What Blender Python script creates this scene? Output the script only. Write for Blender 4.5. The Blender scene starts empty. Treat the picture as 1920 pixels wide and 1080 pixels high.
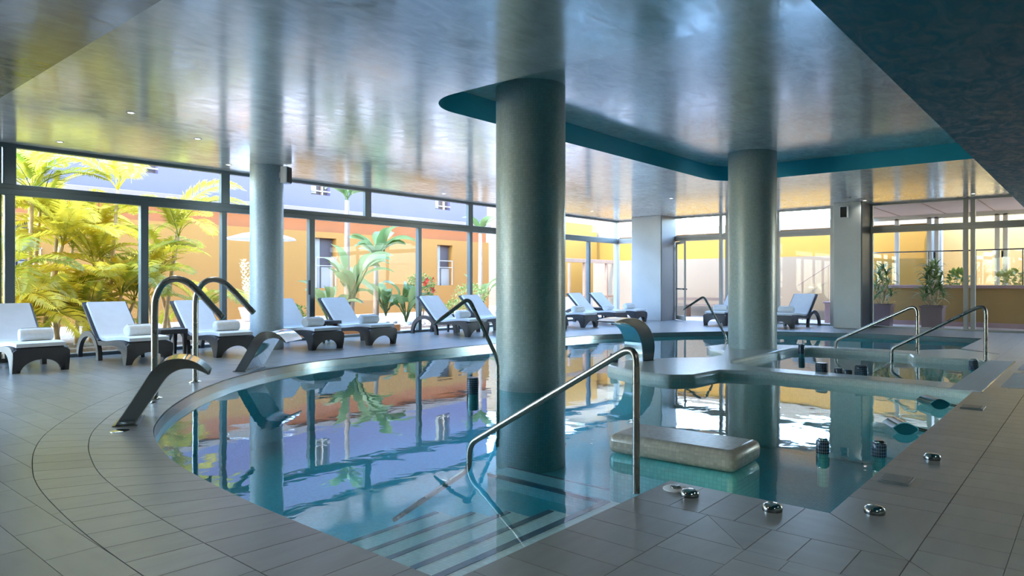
import bpy, bmesh, math, random
from mathutils import Vector, Matrix, Euler
from mathutils.geometry import tessellate_polygon
PI = math.pi
random.seed(7)
SC = bpy.context.scene
COL = SC.collection

# ------------------------------------------------------------------ camera
cam_d = bpy.data.cameras.new('camera')
cam = bpy.data.objects.new('camera', cam_d)
COL.objects.link(cam)
cam.location = (0, 0, 1.2)
cam.rotation_euler = (PI / 2, 0, math.radians(40.36 - 90))
cam_d.sensor_width = 36.0
cam_d.lens = 24.375
cam_d.shift_y = -10 / 1920
cam_d.clip_start = 0.05
cam_d.clip_end = 300
SC.camera = cam

# ------------------------------------------------------------------ sky, sun, exposure
world = bpy.data.worlds.new('world')
SC.world = world
world.use_nodes = True
wn = world.node_tree.nodes
wl = world.node_tree.links
wn.clear()
w_out = wn.new('ShaderNodeOutputWorld')
w_bg = wn.new('ShaderNodeBackground')
w_sky = wn.new('ShaderNodeTexSky')
w_sky.sky_type = 'NISHITA'
w_sky.sun_disc = False
w_sky.sun_elevation = math.radians(48)
w_sky.sun_rotation = math.radians(255)
w_sky.air_density = 1.0
w_sky.dust_density = 0.1
w_sky.ozone_density = 3.4
w_bg.inputs['Strength'].default_value = 2.3
wl.new(w_sky.outputs[0], w_bg.inputs['Color'])
wl.new(w_bg.outputs[0], w_out.inputs['Surface'])

sun_d = bpy.data.lights.new('sun', 'SUN')
sun = bpy.data.objects.new('sun', sun_d)
COL.objects.link(sun)
sun_d.energy = 3.4
sun_d.angle = math.radians(0.6)
sun_d.color = (1.0, 0.93, 0.82)
sun_vec = Vector((-0.62, -0.17, 0.77)).normalized()          # towards the sun
sun.rotation_euler = (-sun_vec).to_track_quat('-Z', 'Y').to_euler()
sun.location = (0, 0, 30)

SC.view_settings.view_transform = 'Standard'
SC.view_settings.look = 'None'
SC.view_settings.exposure = 0.85
SC.view_settings.gamma = 1.0
SC.view_settings.use_curve_mapping = False
cy = SC.cycles
cy.max_bounces = 9
cy.diffuse_bounces = 5
cy.glossy_bounces = 5
cy.transmission_bounces = 6
cy.transparent_max_bounces = 24
cy.volume_bounces = 0
cy.caustics_reflective = False
cy.caustics_refractive = False
cy.sample_clamp_indirect = 6.0
cy.use_denoising = True


# ------------------------------------------------------------------ materials
def new_mat(name):
    m = bpy.data.materials.new(name)
    m.use_nodes = True
    nt = m.node_tree
    b = nt.nodes.get('Principled BSDF')
    return m, nt, b


def L(nt, a, b):
    nt.links.new(a, b)


def mapping(nt, scale=(1, 1, 1), coord='Object'):
    if coord == 'Position':
        src = nt.nodes.new('ShaderNodeNewGeometry').outputs['Position']
    else:
        src = nt.nodes.new('ShaderNodeTexCoord').outputs[coord]
    mp = nt.nodes.new('ShaderNodeMapping')
    mp.inputs['Scale'].default_value = scale
    L(nt, src, mp.inputs['Vector'])
    return mp.outputs[0]


def noise(nt, vec, scale=5, detail=4, rough=0.55, dist=0.0):
    n = nt.nodes.new('ShaderNodeTexNoise')
    n.inputs['Scale'].default_value = scale
    n.inputs['Detail'].default_value = detail
    n.inputs['Roughness'].default_value = rough
    n.inputs['Distortion'].default_value = dist
    L(nt, vec, n.inputs['Vector'])
    return n.outputs['Fac']


def ramp(nt, fac, stops):
    r = nt.nodes.new('ShaderNodeValToRGB')
    e = r.color_ramp.elements
    while len(e) < len(stops):
        e.new(0.5)
    for i, (p, c) in enumerate(stops):
        e[i].position = p
        e[i].color = (*c, 1) if len(c) == 3 else c
    L(nt, fac, r.inputs['Fac'])
    return r.outputs['Color']


def math_n(nt, op, a, b=None):
    n = nt.nodes.new('ShaderNodeMath')
    n.operation = op
    for i, v in enumerate((a, b)):
        if v is None:
            continue
        if isinstance(v, (int, float)):
            n.inputs[i].default_value = v
        else:
            L(nt, v, n.inputs[i])
    return n.outputs[0]


def mixc(nt, fac, a, b, mode='MIX'):
    n = nt.nodes.new('ShaderNodeMix')
    n.data_type = 'RGBA'
    n.blend_type = mode
    for idx, v in ((0, fac), (6, a), (7, b)):
        if isinstance(v, (int, float)):
            n.inputs[idx].default_value = v
        elif isinstance(v, tuple):
            n.inputs[idx].default_value = (*v, 1)
        else:
            L(nt, v, n.inputs[idx])
    return n.outputs[2]


def bump(nt, bsdf, height, strength=0.2, dist=0.01):
    b = nt.nodes.new('ShaderNodeBump')
    b.inputs['Strength'].default_value = strength
    b.inputs['Distance'].default_value = dist
    L(nt, height, b.inputs['Height'])
    L(nt, b.outputs[0], bsdf.inputs['Normal'])


def paint(name, c, rough=0.6, var=0.12, scale=1.5, metal=0.0, bumps=0.0, spec=0.5, coord='Object', stretch=(1, 1, 1), rnd=0.0):
    m, nt, b = new_mat(name)
    v = mapping(nt, stretch, coord)
    f = noise(nt, v, scale, 5)
    lo = tuple(x * (1 - var) for x in c)
    hi = tuple(min(1, x * (1 + var)) for x in c)
    col = ramp(nt, f, [(0.3, lo), (0.7, hi)])
    if rnd > 0:
        oi = nt.nodes.new('ShaderNodeObjectInfo')
        g = math_n(nt, 'MULTIPLY_ADD', oi.outputs['Random'], 2 * rnd)
        nt.nodes[-1].inputs[2].default_value = 1 - rnd
        hsv = nt.nodes.new('ShaderNodeHueSaturation')
        L(nt, col, hsv.inputs['Color'])
        L(nt, g, hsv.inputs['Value'])
        col = hsv.outputs[0]
    L(nt, col, b.inputs['Base Color'])
    b.inputs['Roughness'].default_value = rough
    b.inputs['Metallic'].default_value = metal
    b.inputs['Specular IOR Level'].default_value = min(1.0, spec)
    if spec > 1:
        b.inputs['IOR'].default_value = spec
        b.inputs['Specular IOR Level'].default_value = 0.5
    if bumps:
        bump(nt, b, noise(nt, v, scale * 14, 4), bumps, 0.004)
    return m


def mosaic(name, c, grout, cell=0.03, rough=0.22, var=0.25, cylinder=0.0, spec=0.5, joint=0.10, bs=0.35):
    """small square tiles drawn in the object's own space, on flats or round a cylinder"""
    m, nt, b = new_mat(name)
    tc = nt.nodes.new('ShaderNodeTexCoord')
    sep = nt.nodes.new('ShaderNodeSeparateXYZ')
    L(nt, tc.outputs['Object'], sep.inputs[0])
    ax = [sep.outputs[i] for i in range(3)]
    if cylinder:
        ang = math_n(nt, 'ARCTAN2', ax[1], ax[0])
        n_round = round(2 * PI * cylinder / cell)
        coords = [math_n(nt, 'MULTIPLY', ang, n_round / (2 * PI)), math_n(nt, 'DIVIDE', ax[2], cell)]
        masks = [1.0, 1.0]
    else:
        coords = [math_n(nt, 'DIVIDE', a, cell) for a in ax]
        nrm = nt.nodes.new('ShaderNodeSeparateXYZ')
        L(nt, tc.outputs['Normal'], nrm.inputs[0])
        masks = [math_n(nt, 'LESS_THAN', math_n(nt, 'ABSOLUTE', nrm.outputs[i]), 0.75) for i in range(3)]
    lines = None
    cells = nt.nodes.new('ShaderNodeCombineXYZ')
    for i, (cc, mk) in enumerate(zip(coords, masks)):
        fr = math_n(nt, 'FRACT', math_n(nt, 'ADD', cc, 1000.37))
        ed = math_n(nt, 'LESS_THAN', fr, joint)
        if not isinstance(mk, float):
            ed = math_n(nt, 'MULTIPLY', ed, mk)
        lines = ed if lines is None else math_n(nt, 'MAXIMUM', lines, ed)
        L(nt, math_n(nt, 'FLOOR', math_n(nt, 'ADD', cc, 1000.37)), cells.inputs[i])
    wnz = nt.nodes.new('ShaderNodeTexWhiteNoise')
    L(nt, cells.outputs[0], wnz.inputs['Vector'])
    tile = ramp(nt, wnz.outputs['Value'], [(0.0, tuple(x * (1 - var) for x in c)), (1.0, tuple(min(1, x * (1 + var)) for x in c))])
    L(nt, mixc(nt, lines, tile, grout), b.inputs['Base Color'])
    rr = math_n(nt, 'MULTIPLY_ADD', lines, 0.5)
    nt.nodes[-1].inputs[2].default_value = rough
    L(nt, rr, b.inputs['Roughness'])
    b.inputs['Specular IOR Level'].default_value = spec
    bump(nt, b, math_n(nt, 'SUBTRACT', 1.0, lines), bs, 0.003)
    return m


def plaster(name, c, rough=0.17, streak=1.0, var=0.18, ior=1.9, metal=0.0):
    """polished stucco: trowelled streaks with a shine"""
    m, nt, b = new_mat(name)
    v = mapping(nt, (1.3, 0.75, 1.0), 'Position')
    f1 = noise(nt, v, 1.1, 6, 0.62, 0.7)
    v2 = mapping(nt, (1.4, 3.0, 1.0), 'Position')
    f2 = noise(nt, v2, 2.4, 4, 0.55, 1.2)
    f = math_n(nt, 'MULTIPLY_ADD', f1, 0.5)
    hlf = math_n(nt, 'MULTIPLY', f2, 0.5)
    L(nt, hlf, nt.nodes[-2].inputs[2])
    lo = tuple(x * (1 - var) for x in c)
    hi = tuple(min(1, x * (1 + var)) for x in c)
    L(nt, ramp(nt, f, [(0.35, lo), (0.65, hi)]), b.inputs['Base Color'])
    L(nt, ramp(nt, f2, [(0.35, (rough * 0.75,) * 3), (0.7, (rough * 1.5,) * 3)]), b.inputs['Roughness'])
    b.inputs['IOR'].default_value = ior
    b.inputs['Metallic'].default_value = metal
    bump(nt, b, f2, 0.05 * streak, 0.02)
    return m


def leafy(name, c1, c2, trans=0.45, rough=0.4):
    m, nt, b = new_mat(name)
    v = mapping(nt, (1, 1, 1), 'Position')
    oi = nt.nodes.new('ShaderNodeObjectInfo')
    f = noise(nt, v, 2.5, 3)
    s = math_n(nt, 'ADD', math_n(nt, 'MULTIPLY', f, 0.6), math_n(nt, 'MULTIPLY', oi.outputs['Random'], 0.45))
    col = ramp(nt, s, [(0.25, c1), (0.8, c2)])
    L(nt, col, b.inputs['Base Color'])
    b.inputs['Roughness'].default_value = rough
    tr = nt.nodes.new('ShaderNodeBsdfTranslucent')
    L(nt, col, tr.inputs['Color'])
    mx = nt.nodes.new('ShaderNodeMixShader')
    mx.inputs[0].default_value = trans
    L(nt, b.outputs[0], mx.inputs[1])
    L(nt, tr.outputs[0], mx.inputs[2])
    L(nt, mx.outputs[0], nt.nodes['Material Output'].inputs['Surface'])
    return m


def glass(name, tint=(0.97, 0.98, 0.98), refl=1.0):
    m, nt, b = new_mat(name)
    nt.nodes.remove(b)
    tr = nt.nodes.new('ShaderNodeBsdfTransparent')
    tr.inputs['Color'].default_value = (*tint, 1)
    gl = nt.nodes.new('ShaderNodeBsdfGlossy')
    gl.inputs['Roughness'].default_value = 0.01
    fr = nt.nodes.new('ShaderNodeFresnel')
    fr.inputs['IOR'].default_value = 1.45
    mx = nt.nodes.new('ShaderNodeMixShader')
    geo = nt.nodes.new('ShaderNodeNewGeometry')
    front = math_n(nt, 'SUBTRACT', 1.0, geo.outputs['Backfacing'])
    L(nt, math_n(nt, 'MULTIPLY', math_n(nt, 'MULTIPLY', fr.outputs[0], front), refl), mx.inputs[0])
    L(nt, tr.outputs[0], mx.inputs[1])
    L(nt, gl.outputs[0], mx.inputs[2])
    L(nt, mx.outputs[0], nt.nodes['Material Output'].inputs['Surface'])
    return m


def steel(name, c=(0.62, 0.63, 0.62), rough=0.18):
    m, nt, b = new_mat(name)
    v = mapping(nt, (1, 1, 1))
    L(nt, ramp(nt, noise(nt, v, 4, 2), [(0.3, (rough * 0.9,) * 3), (0.7, (rough * 1.15,) * 3)]), b.inputs['Roughness'])
    b.inputs['Base Color'].default_value = (*c, 1)
    b.inputs['Metallic'].default_value = 1.0
    return m


def water_mat():
    m, nt, b = new_mat('pool_water')
    nt.nodes.remove(b)
    tr = nt.nodes.new('ShaderNodeBsdfTransparent')
    tr.inputs['Color'].default_value = (0.93, 0.99, 0.99, 1)
    gl = nt.nodes.new('ShaderNodeBsdfGlossy')
    gl.inputs['Roughness'].default_value = 0.015
    fr = nt.nodes.new('ShaderNodeFresnel')
    fr.inputs['IOR'].default_value = 1.85
    v = mapping(nt, (1.0, 1.0, 1.0), 'Position')
    f1 = noise(nt, v, 1.1, 2, 0.5, 0.4)
    f2 = noise(nt, v, 4.5, 2, 0.5, 0.6)
    # livelier water towards the middle of the pool, where the jets run
    big = noise(nt, v, 0.22, 1)
    h = math_n(nt, 'ADD', math_n(nt, 'MULTIPLY', f1, 0.5), math_n(nt, 'MULTIPLY', math_n(nt, 'MULTIPLY', f2, big), 0.22))
    bp = nt.nodes.new('ShaderNodeBump')
    bp.inputs['Strength'].default_value = 0.13
    bp.inputs['Distance'].default_value = 0.05
    L(nt, h, bp.inputs['Height'])
    L(nt, bp.outputs[0], gl.inputs['Normal'])
    L(nt, bp.outputs[0], fr.inputs['Normal'])
    mx = nt.nodes.new('ShaderNodeMixShader')
    geo = nt.nodes.new('ShaderNodeNewGeometry')
    L(nt, math_n(nt, 'MULTIPLY', fr.outputs[0], math_n(nt, 'SUBTRACT', 1.0, geo.outputs['Backfacing'])), mx.inputs[0])
    L(nt, tr.outputs[0], mx.inputs[1])
    L(nt, gl.outputs[0], mx.inputs[2])
    out = nt.nodes['Material Output']
    L(nt, mx.outputs[0], out.inputs['Surface'])
    va = nt.nodes.new('ShaderNodeVolumeAbsorption')
    va.inputs['Color'].default_value = (0.03, 0.72, 0.80, 1)
    va.inputs['Density'].default_value = 0.32
    L(nt, va.outputs[0], out.inputs['Volume'])
    return m


def emit(name, c, s):
    m, nt, b = new_mat(name)
    nt.nodes.remove(b)
    e = nt.nodes.new('ShaderNodeEmission')
    e.inputs['Color'].default_value = (*c, 1)
    e.inputs['Strength'].default_value = s
    L(nt, e.outputs[0], nt.nodes['Material Output'].inputs['Surface'])
    return m


M = {}
M['grout'] = paint('dark_grout', (0.012, 0.013, 0.016), 0.9)
M['tile'] = paint('deck_tile', (0.235, 0.238, 0.222), 0.30, 0.10, 2.2, spec=1.62, coord='Position', stretch=(5, 1.2, 1), rnd=0.10)
M['tile_rim'] = paint('deck_tile_rim', (0.235, 0.238, 0.222), 0.30, 0.10, 2.2, spec=1.62, coord='Position', stretch=(1.2, 5, 1), rnd=0.10)
M['ceiling'] = plaster('polished_plaster', (0.88, 0.87, 0.82), 0.16, metal=0.36)
M['soffit'] = plaster('dark_plaster', (0.36, 0.34, 0.31), 0.155, 1.2, metal=0.4)
M['soffit_right'] = plaster('shade_teal_plaster', (0.012, 0.20, 0.28), 0.45, 0.5, 0.12, 1.4)  # ceiling plaster darkened to teal; the soffit's shade is put in the colour
M['fascia'] = paint('teal_paint', (0.01, 0.42, 0.58), 0.5, 0.06)
M['wall'] = paint('wall_paint', (0.55, 0.58, 0.58), 0.55, 0.05)
M['side_brown'] = paint('brown_grey_side', (0.24, 0.21, 0.18), 0.5, 0.05)
M['side_dark'] = paint('dark_navy_side', (0.012, 0.022, 0.03), 0.4, 0.05)
M['wall_dark'] = paint('dark_teal_wall', (0.06, 0.13, 0.16), 0.5, 0.05)
M['pillar'] = paint('pillar_paint', (0.60, 0.61, 0.58), 0.45, 0.05)
M['frame'] = paint('frame_metal', (0.12, 0.15, 0.15), 0.38, 0.05, spec=0.5)
M['frame_light'] = paint('frame_metal_pale', (0.47, 0.43, 0.36), 0.38, 0.05)
M['glass'] = glass('window_glass', refl=0.3)
M['glass2'] = glass('balustrade_glass', (0.93, 0.94, 0.93), 0.8)
M['col_big'] = mosaic('column_mosaic', (0.38, 0.46, 0.44), (0.32, 0.40, 0.39), 0.030, 0.3, 0.10, cylinder=0.43, bs=0.15)
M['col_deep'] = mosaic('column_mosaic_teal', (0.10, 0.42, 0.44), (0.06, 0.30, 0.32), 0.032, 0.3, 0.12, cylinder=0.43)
M['col_small'] = mosaic('column_mosaic_small', (0.46, 0.56, 0.60), (0.39, 0.49, 0.52), 0.030, 0.3, 0.08, cylinder=0.29, bs=0.15)
M['mosaic'] = mosaic('cream_mosaic', (0.86, 0.85, 0.74), (0.70, 0.70, 0.61), 0.026, 0.22, 0.06, bs=0.15)
M['mosaic_block'] = mosaic('stone_mosaic', (0.43, 0.39, 0.32), (0.33, 0.30, 0.25), 0.028, 0.25, 0.12, bs=0.2)
M['teal_reflection'] = paint('dark_teal_reflection', (0.008, 0.11, 0.13), 0.3, 0.05)
M['navy'] = mosaic('navy_mosaic', (0.02, 0.035, 0.07), (0.22, 0.30, 0.34), 0.024, 0.2, 0.4, cylinder=0.075, joint=0.14)
M['basin'] = mosaic('pool_mosaic', (0.10, 0.62, 0.66), (0.07, 0.50, 0.55), 0.03, 0.3, 0.10)
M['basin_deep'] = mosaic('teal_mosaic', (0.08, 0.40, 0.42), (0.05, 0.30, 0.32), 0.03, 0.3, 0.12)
M['basin_step'] = mosaic('step_mosaic', (0.82, 0.88, 0.87), (0.66, 0.76, 0.76), 0.03, 0.3, 0.08)
M['nosing'] = mosaic('nosing_mosaic', (0.03, 0.07, 0.14), (0.10, 0.16, 0.22), 0.03, 0.3, 0.3)
M['water'] = water_mat()
M['steel'] = steel('stainless_steel', (0.33, 0.32, 0.29), 0.27)
M['steel_dark'] = steel('stainless_satin', (0.24, 0.26, 0.27), 0.14)
M['steel_band'] = steel('brushed_band', (0.44, 0.45, 0.42), 0.2)
M['chrome'] = steel('polished_steel', (0.66, 0.66, 0.62), 0.08)
M['rattan'] = paint('dark_wicker', (0.035, 0.033, 0.036), 0.42, 0.25, 60, bumps=0.3, stretch=(1, 1, 3))
M['cushion'] = paint('white_fabric', (0.80, 0.82, 0.83), 0.85, 0.03, 6, bumps=0.08)
M['towel'] = paint('towel_cotton', (0.82, 0.84, 0.84), 0.95, 0.05, 30, bumps=0.5)
M['cover'] = paint('dull_metal_cover', (0.11, 0.13, 0.13), 0.34, 0.2, 12, bumps=0.3)
M['black'] = paint('black_grille', (0.012, 0.012, 0.014), 0.6)
M['whiteplastic'] = paint('white_plastic', (0.75, 0.76, 0.76), 0.45, 0.02)
M['lamp'] = emit('downlight_glow', (1.0, 0.97, 0.92), 3.0)
M['yellow'] = paint('yellow_render', (0.222, 0.091, 0.009), 0.85, 0.06, 0.4)
M['yellow2'] = paint('sunny_yellow_render', (0.34, 0.155, 0.014), 0.85, 0.06, 0.4)
M['rust'] = paint('rust_render', (0.259, 0.068, 0.013), 0.85, 0.08, 0.6)
M['ledge'] = paint('beige_ledge', (0.143, 0.101, 0.079), 0.85, 0.05)
M['lavender'] = paint('lavender_sky_shade', (0.082, 0.070, 0.122), 0.85, 0.04, 0.4)  # bluish sky-lit shade put into the wall's base colour
M['cream'] = paint('cream_render', (0.266, 0.191, 0.119), 0.85, 0.04, 0.6)
M['ochre'] = paint('ochre_render', (0.396, 0.238, 0.079), 0.85, 0.06, 0.6)
M['white_wall'] = paint('white_render', (0.475, 0.461, 0.446), 0.85, 0.03)
M['ground'] = paint('pink_paving', (0.616, 0.484, 0.396), 0.85, 0.12, 2.0)
M['soil'] = paint('gravel_bed', (0.50, 0.40, 0.33), 0.95, 0.3, 14, bumps=0.6)
M['stone'] = paint('white_pebble', (0.72, 0.66, 0.60), 0.8, 0.2, 8)
M['orange'] = paint('orange_kerb', (0.72, 0.28, 0.08), 0.8, 0.08)
M['win_dark'] = paint('dark_pane', (0.07, 0.05, 0.045), 0.6, 0.15, spec=0.2)
M['blind'] = paint('window_blind', (0.248, 0.208, 0.160), 0.8, 0.05)
M['brown_frame'] = paint('brown_frame', (0.22, 0.13, 0.09), 0.5)
M['rail'] = paint('pale_rail', (0.280, 0.240, 0.200), 0.5)
M['wood'] = paint('pergola_wood', (0.30, 0.17, 0.10), 0.6, 0.15, 4)
M['terracotta'] = paint('terracotta', (0.62, 0.28, 0.16), 0.8, 0.08)
M['planter'] = paint('brown_planter', (0.20, 0.13, 0.13), 0.35, 0.08)
M['coping'] = paint('pink_coping', (0.42, 0.26, 0.24), 0.6, 0.08)
M['pinkceil'] = paint('terrace_ceiling', (0.562, 0.446, 0.389), 0.8, 0.03)
M['palm'] = leafy('palm_green', (0.26, 0.28, 0.015), (0.98, 0.76, 0.08), 0.5)
M['palm2'] = leafy('palm_dark_green', (0.18, 0.22, 0.02), (0.82, 0.64, 0.08), 0.45)
M['palm_stem'] = paint('palm_stem', (0.62, 0.42, 0.24), 0.7, 0.25, 8)
M['banana'] = leafy('paddle_leaf', (0.086, 0.158, 0.032), (0.288, 0.338, 0.122), 0.45)
M['banana_stem'] = paint('banana_stem', (0.36, 0.25, 0.17), 0.7, 0.2, 6)
M['bush'] = leafy('bush_leaf', (0.144, 0.230, 0.036), (0.446, 0.446, 0.130), 0.4)
M['flower'] = paint('red_petals', (0.75, 0.04, 0.03), 0.5)
M['dracaena'] = leafy('strap_leaf', (0.06, 0.13, 0.05), (0.30, 0.36, 0.12), 0.3, 0.35)
M['euphorbia'] = leafy('variegated_leaf', (0.55, 0.60, 0.30), (0.85, 0.84, 0.60), 0.3)


# ------------------------------------------------------------------ mesh helpers
class MB:
    def __init__(s):
        s.v = []
        s.f = []

    def add(s, vs, fs):
        o = len(s.v)
        s.v += [tuple(x) for x in vs]
        s.f += [tuple(i + o for i in f) for f in fs]

    def box(s, x0, x1, y0, y1, z0, z1):
        s.add([(x0, y0, z0), (x1, y0, z0), (x1, y1, z0), (x0, y1, z0), (x0, y0, z1), (x1, y0, z1), (x1, y1, z1), (x0, y1, z1)],
              [(3, 2, 1, 0), (4, 5, 6, 7), (0, 1, 5, 4), (1, 2, 6, 5), (2, 3, 7, 6), (3, 0, 4, 7)])
        return s

    def prism(s, poly, z0, z1):
        a = sum(poly[i][0] * poly[(i + 1) % len(poly)][1] - poly[(i + 1) % len(poly)][0] * poly[i][1] for i in range(len(poly)))
        if a < 0:
            poly = poly[::-1]
        n = len(poly)
        s.add([(x, y, z0) for x, y in poly] + [(x, y, z1) for x, y in poly],
              [tuple(range(n - 1, -1, -1)), tuple(range(n, 2 * n))] + [(i, (i + 1) % n, n + (i + 1) % n, n + i) for i in range(n)])
        return s

    def sweep(s, prof, path_fn, n, closed=True):
        """prof: list of (a, b); path_fn(k) -> (origin, A, B); joins n sections"""
        m = len(prof)
        vs = []
        for k in range(n):
            o, A, B = path_fn(k)
            vs += [o + A * a + B * b for a, b in prof]
        fs = []
        for k in range(n - 1):
            for i in range(m if closed else m - 1):
                j = (i + 1) % m
                fs.append((k * m + i, k * m + j, (k + 1) * m + j, (k + 1) * m + i))
        if closed:
            fs.append(tuple(range(m - 1, -1, -1)))
            fs.append(tuple((n - 1) * m + i for i in range(m)))
        s.add(vs, fs)
        return s

    def tube(s, pts, r, seg=12, taper=None):
        pts = [Vector(p) for p in pts]
        n = len(pts)
        T = []
        for i in range(n):
            a = pts[max(0, i - 1)]
            b = pts[min(n - 1, i + 1)]
            T.append((b - a).normalized())
        up = Vector((0, 0, 1)) if abs(T[0].z) < 0.9 else Vector((1, 0, 0))
        A = T[0].cross(up).normalized()
        frames = []
        for i in range(n):
            A = (A - T[i] * A.dot(T[i])).normalized()
            frames.append((A.copy(), T[i].cross(A)))
        circ = [(math.cos(2 * PI * k / seg), math.sin(2 * PI * k / seg)) for k in range(seg)]

        def fn(k):
            rr = r if taper is None else r * taper[k]
            return pts[k], frames[k][0] * rr, frames[k][1] * rr
        return s.sweep(circ, fn, n)

    def lathe(s, prof, seg=32, c=(0, 0, 0)):
        """prof: list of (r, z) from bottom to top"""
        vs = []
        for r, z in prof:
            for k in range(seg):
                a = 2 * PI * k / seg
                vs.append((c[0] + r * math.cos(a), c[1] + r * math.sin(a), c[2] + z))
        fs = []
        for i in range(len(prof) - 1):
            for k in range(seg):
                j = (k + 1) % seg
                fs.append((i * seg + k, i * seg + j, (i + 1) * seg + j, (i + 1) * seg + k))
        fs.append(tuple(range(seg - 1, -1, -1)))
        fs.append(tuple((len(prof) - 1) * seg + k for k in range(seg)))
        s.add(vs, fs)
        return s

    def slab(s, prof, w0, w1, axis='y'):
        """closed profile in (s, z), extruded across"""
        n = len(prof)
        a = sum(prof[i][0] * prof[(i + 1) % n][1] - prof[(i + 1) % n][0] * prof[i][1] for i in range(n))
        if a < 0:
            prof = prof[::-1]
        vs = [(p[0], w0, p[1]) for p in prof] + [(p[0], w1, p[1]) for p in prof]
        fs = [tuple(range(n)), tuple(range(2 * n - 1, n - 1, -1))] + [(i, n + i, n + (i + 1) % n, (i + 1) % n) for i in range(n)]
        s.add(vs, fs)
        return s

    def mesh(s, name, mat, smooth=None):
        me = bpy.data.meshes.new(name)
        me.from_pydata(s.v, [], s.f)
        me.materials.append(mat)
        if smooth is not None:
            me.polygons.foreach_set('use_smooth', [True] * len(me.polygons))
            me.set_sharp_from_angle(angle=math.radians(smooth))
        me.update()
        return me

    def obj(s, name, mat, parent=None, smooth=None, bevel=0.0, seg=2):
        o = bpy.data.objects.new(name, s.mesh(name, mat, smooth))
        COL.objects.link(o)
        if parent:
            o.parent = parent
        if bevel:
            b = o.modifiers.new('bevel', 'BEVEL')
            b.width = bevel
            b.segments = seg
            b.limit_method = 'ANGLE'
            b.angle_limit = math.radians(40)
            b.harden_normals = False
            o.data.polygons.foreach_set('use_smooth', [True] * len(o.data.polygons))
            o.data.set_sharp_from_angle(angle=math.radians(50))
        return o


def root(name, loc=(0, 0, 0), rz=0.0):
    o = bpy.data.objects.new(name, None)
    o.empty_display_size = 0.1
    o.location = loc
    o.rotation_euler = (0, 0, rz)
    COL.objects.link(o)
    return o


def tag(o, label, cat, group=None, kind=None):
    o['label'] = label
    o['category'] = cat
    if group:
        o['group'] = group
    if kind:
        o['kind'] = kind
    return o


def struct(o):
    o['kind'] = 'structure'
    return o


def copy_tree(o, parent=None):
    c = o.copy()
    COL.objects.link(c)
    if parent:
        c.parent = parent
    for ch in list(o.children):
        copy_tree(ch, c)
    return c


def catmull(pts, n=8):
    out = []
    P = [Vector((*p, 0)) if len(p) == 2 else Vector(p) for p in pts]
    for i in range(len(P) - 1):
        p0 = P[max(0, i - 1)]
        p1, p2 = P[i], P[i + 1]
        p3 = P[min(len(P) - 1, i + 2)]
        for k in range(n):
            t = k / n
            out.append(0.5 * ((2 * p1) + (-p0 + p2) * t + (2 * p0 - 5 * p1 + 4 * p2 - p3) * t * t + (-p0 + 3 * p1 - 3 * p2 + p3) * t ** 3))
    out.append(P[-1])
    return out


def bend(pts, rad, n=6):
    """polyline with its inner corners rounded"""
    pts = [Vector(p) for p in pts]
    out = [pts[0]]
    for i in range(1, len(pts) - 1):
        a, b, c = pts[i - 1], pts[i], pts[i + 1]
        r = rad[i - 1] if isinstance(rad, (list, tuple)) else rad
        d1 = (a - b).normalized()
        d2 = (c - b).normalized()
        p, q = b + d1 * r, b + d2 * r
        for k in range(n + 1):
            t = k / n
            out.append(p * (1 - t) ** 2 + b * 2 * t * (1 - t) + q * t * t)
    out.append(pts[-1])
    return out


# ------------------------------------------------------------------ measures
YA, XB = 12.65, 20.47           # glazed wall on the left, far wall
H, HR, HS = 3.31, 3.61, 2.95    # ceiling, raised tray, dropped soffits
WZ = -0.10                      # water level
FLOORZ = -1.05
POOL = [(p.x, p.y) for p in catmull([
    (1.95, 1.6), (1.95, 2.4), (1.955, 3.2), (1.975, 3.75), (2.02, 4.3), (2.07, 4.7), (2.14, 5.03), (2.27, 5.5), (2.44, 5.95), (2.62, 6.3),
    (2.81, 6.62), (3.02, 6.93), (3.28, 7.27), (3.60, 7.65), (4.0, 8.05), (4.45, 8.42), (5.1, 8.82), (5.76, 9.08), (6.5, 9.2),
    (7.8, 9.22), (8.5, 9.19), (9.55, 9.16), (11.0, 9.10), (12.5, 9.0), (13.4, 8.85), (14.37, 8.45), (15.4, 7.85), (16.4, 7.1),
    (17.2, 6.2), (17.62, 5.0), (17.9, 3.5), (17.95, 1.95)], 6)]
i0 = min(range(len(POOL)), key=lambda i: abs(POOL[i][0] - 1.95) + abs(POOL[i][1] - 2.0))
POOL[i0] = (1.95, 1.995)
CURVE = POOL[i0:]
FRONT = [(14.95, 1.95), (14.2, 1.30), (9.33, 1.30), (9.33, 1.08), (3.825, 1.08), (3.825, 1.995)]
OUTLINE = CURVE + FRONT


def offset(curve, d):
    out = []
    n = len(curve)
    for i in range(n):
        a = Vector(curve[max(0, i - 1)])
        b = Vector(curve[min(n - 1, i + 1)])
        t = (b - a).normalized()
        out.append((curve[i][0] - t.y * d, curve[i][1] + t.x * d))
    return out


def inside(p, poly):
    x, y = p
    c = False
    n = len(poly)
    j = n - 1
    for i in range(n):
        xi, yi = poly[i]
        xj, yj = poly[j]
        if (yi > y) != (yj > y) and x < (xj - xi) * (y - yi) / (yj - yi) + xi:
            c = not c
        j = i
    return c


def nearest(p, poly):
    best, bd = None, 1e9
    P = Vector(p)
    for i in range(len(poly)):
        a = Vector(poly[i])
        b = Vector(poly[(i + 1) % len(poly)])
        ab = b - a
        t = max(0, min(1, (P - a).dot(ab) / max(ab.length_squared, 1e-12)))
        q = a + ab * t
        d = (q - P).length_squared
        if d < bd:
            best, bd = q, d
    return (best.x, best.y)


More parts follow.
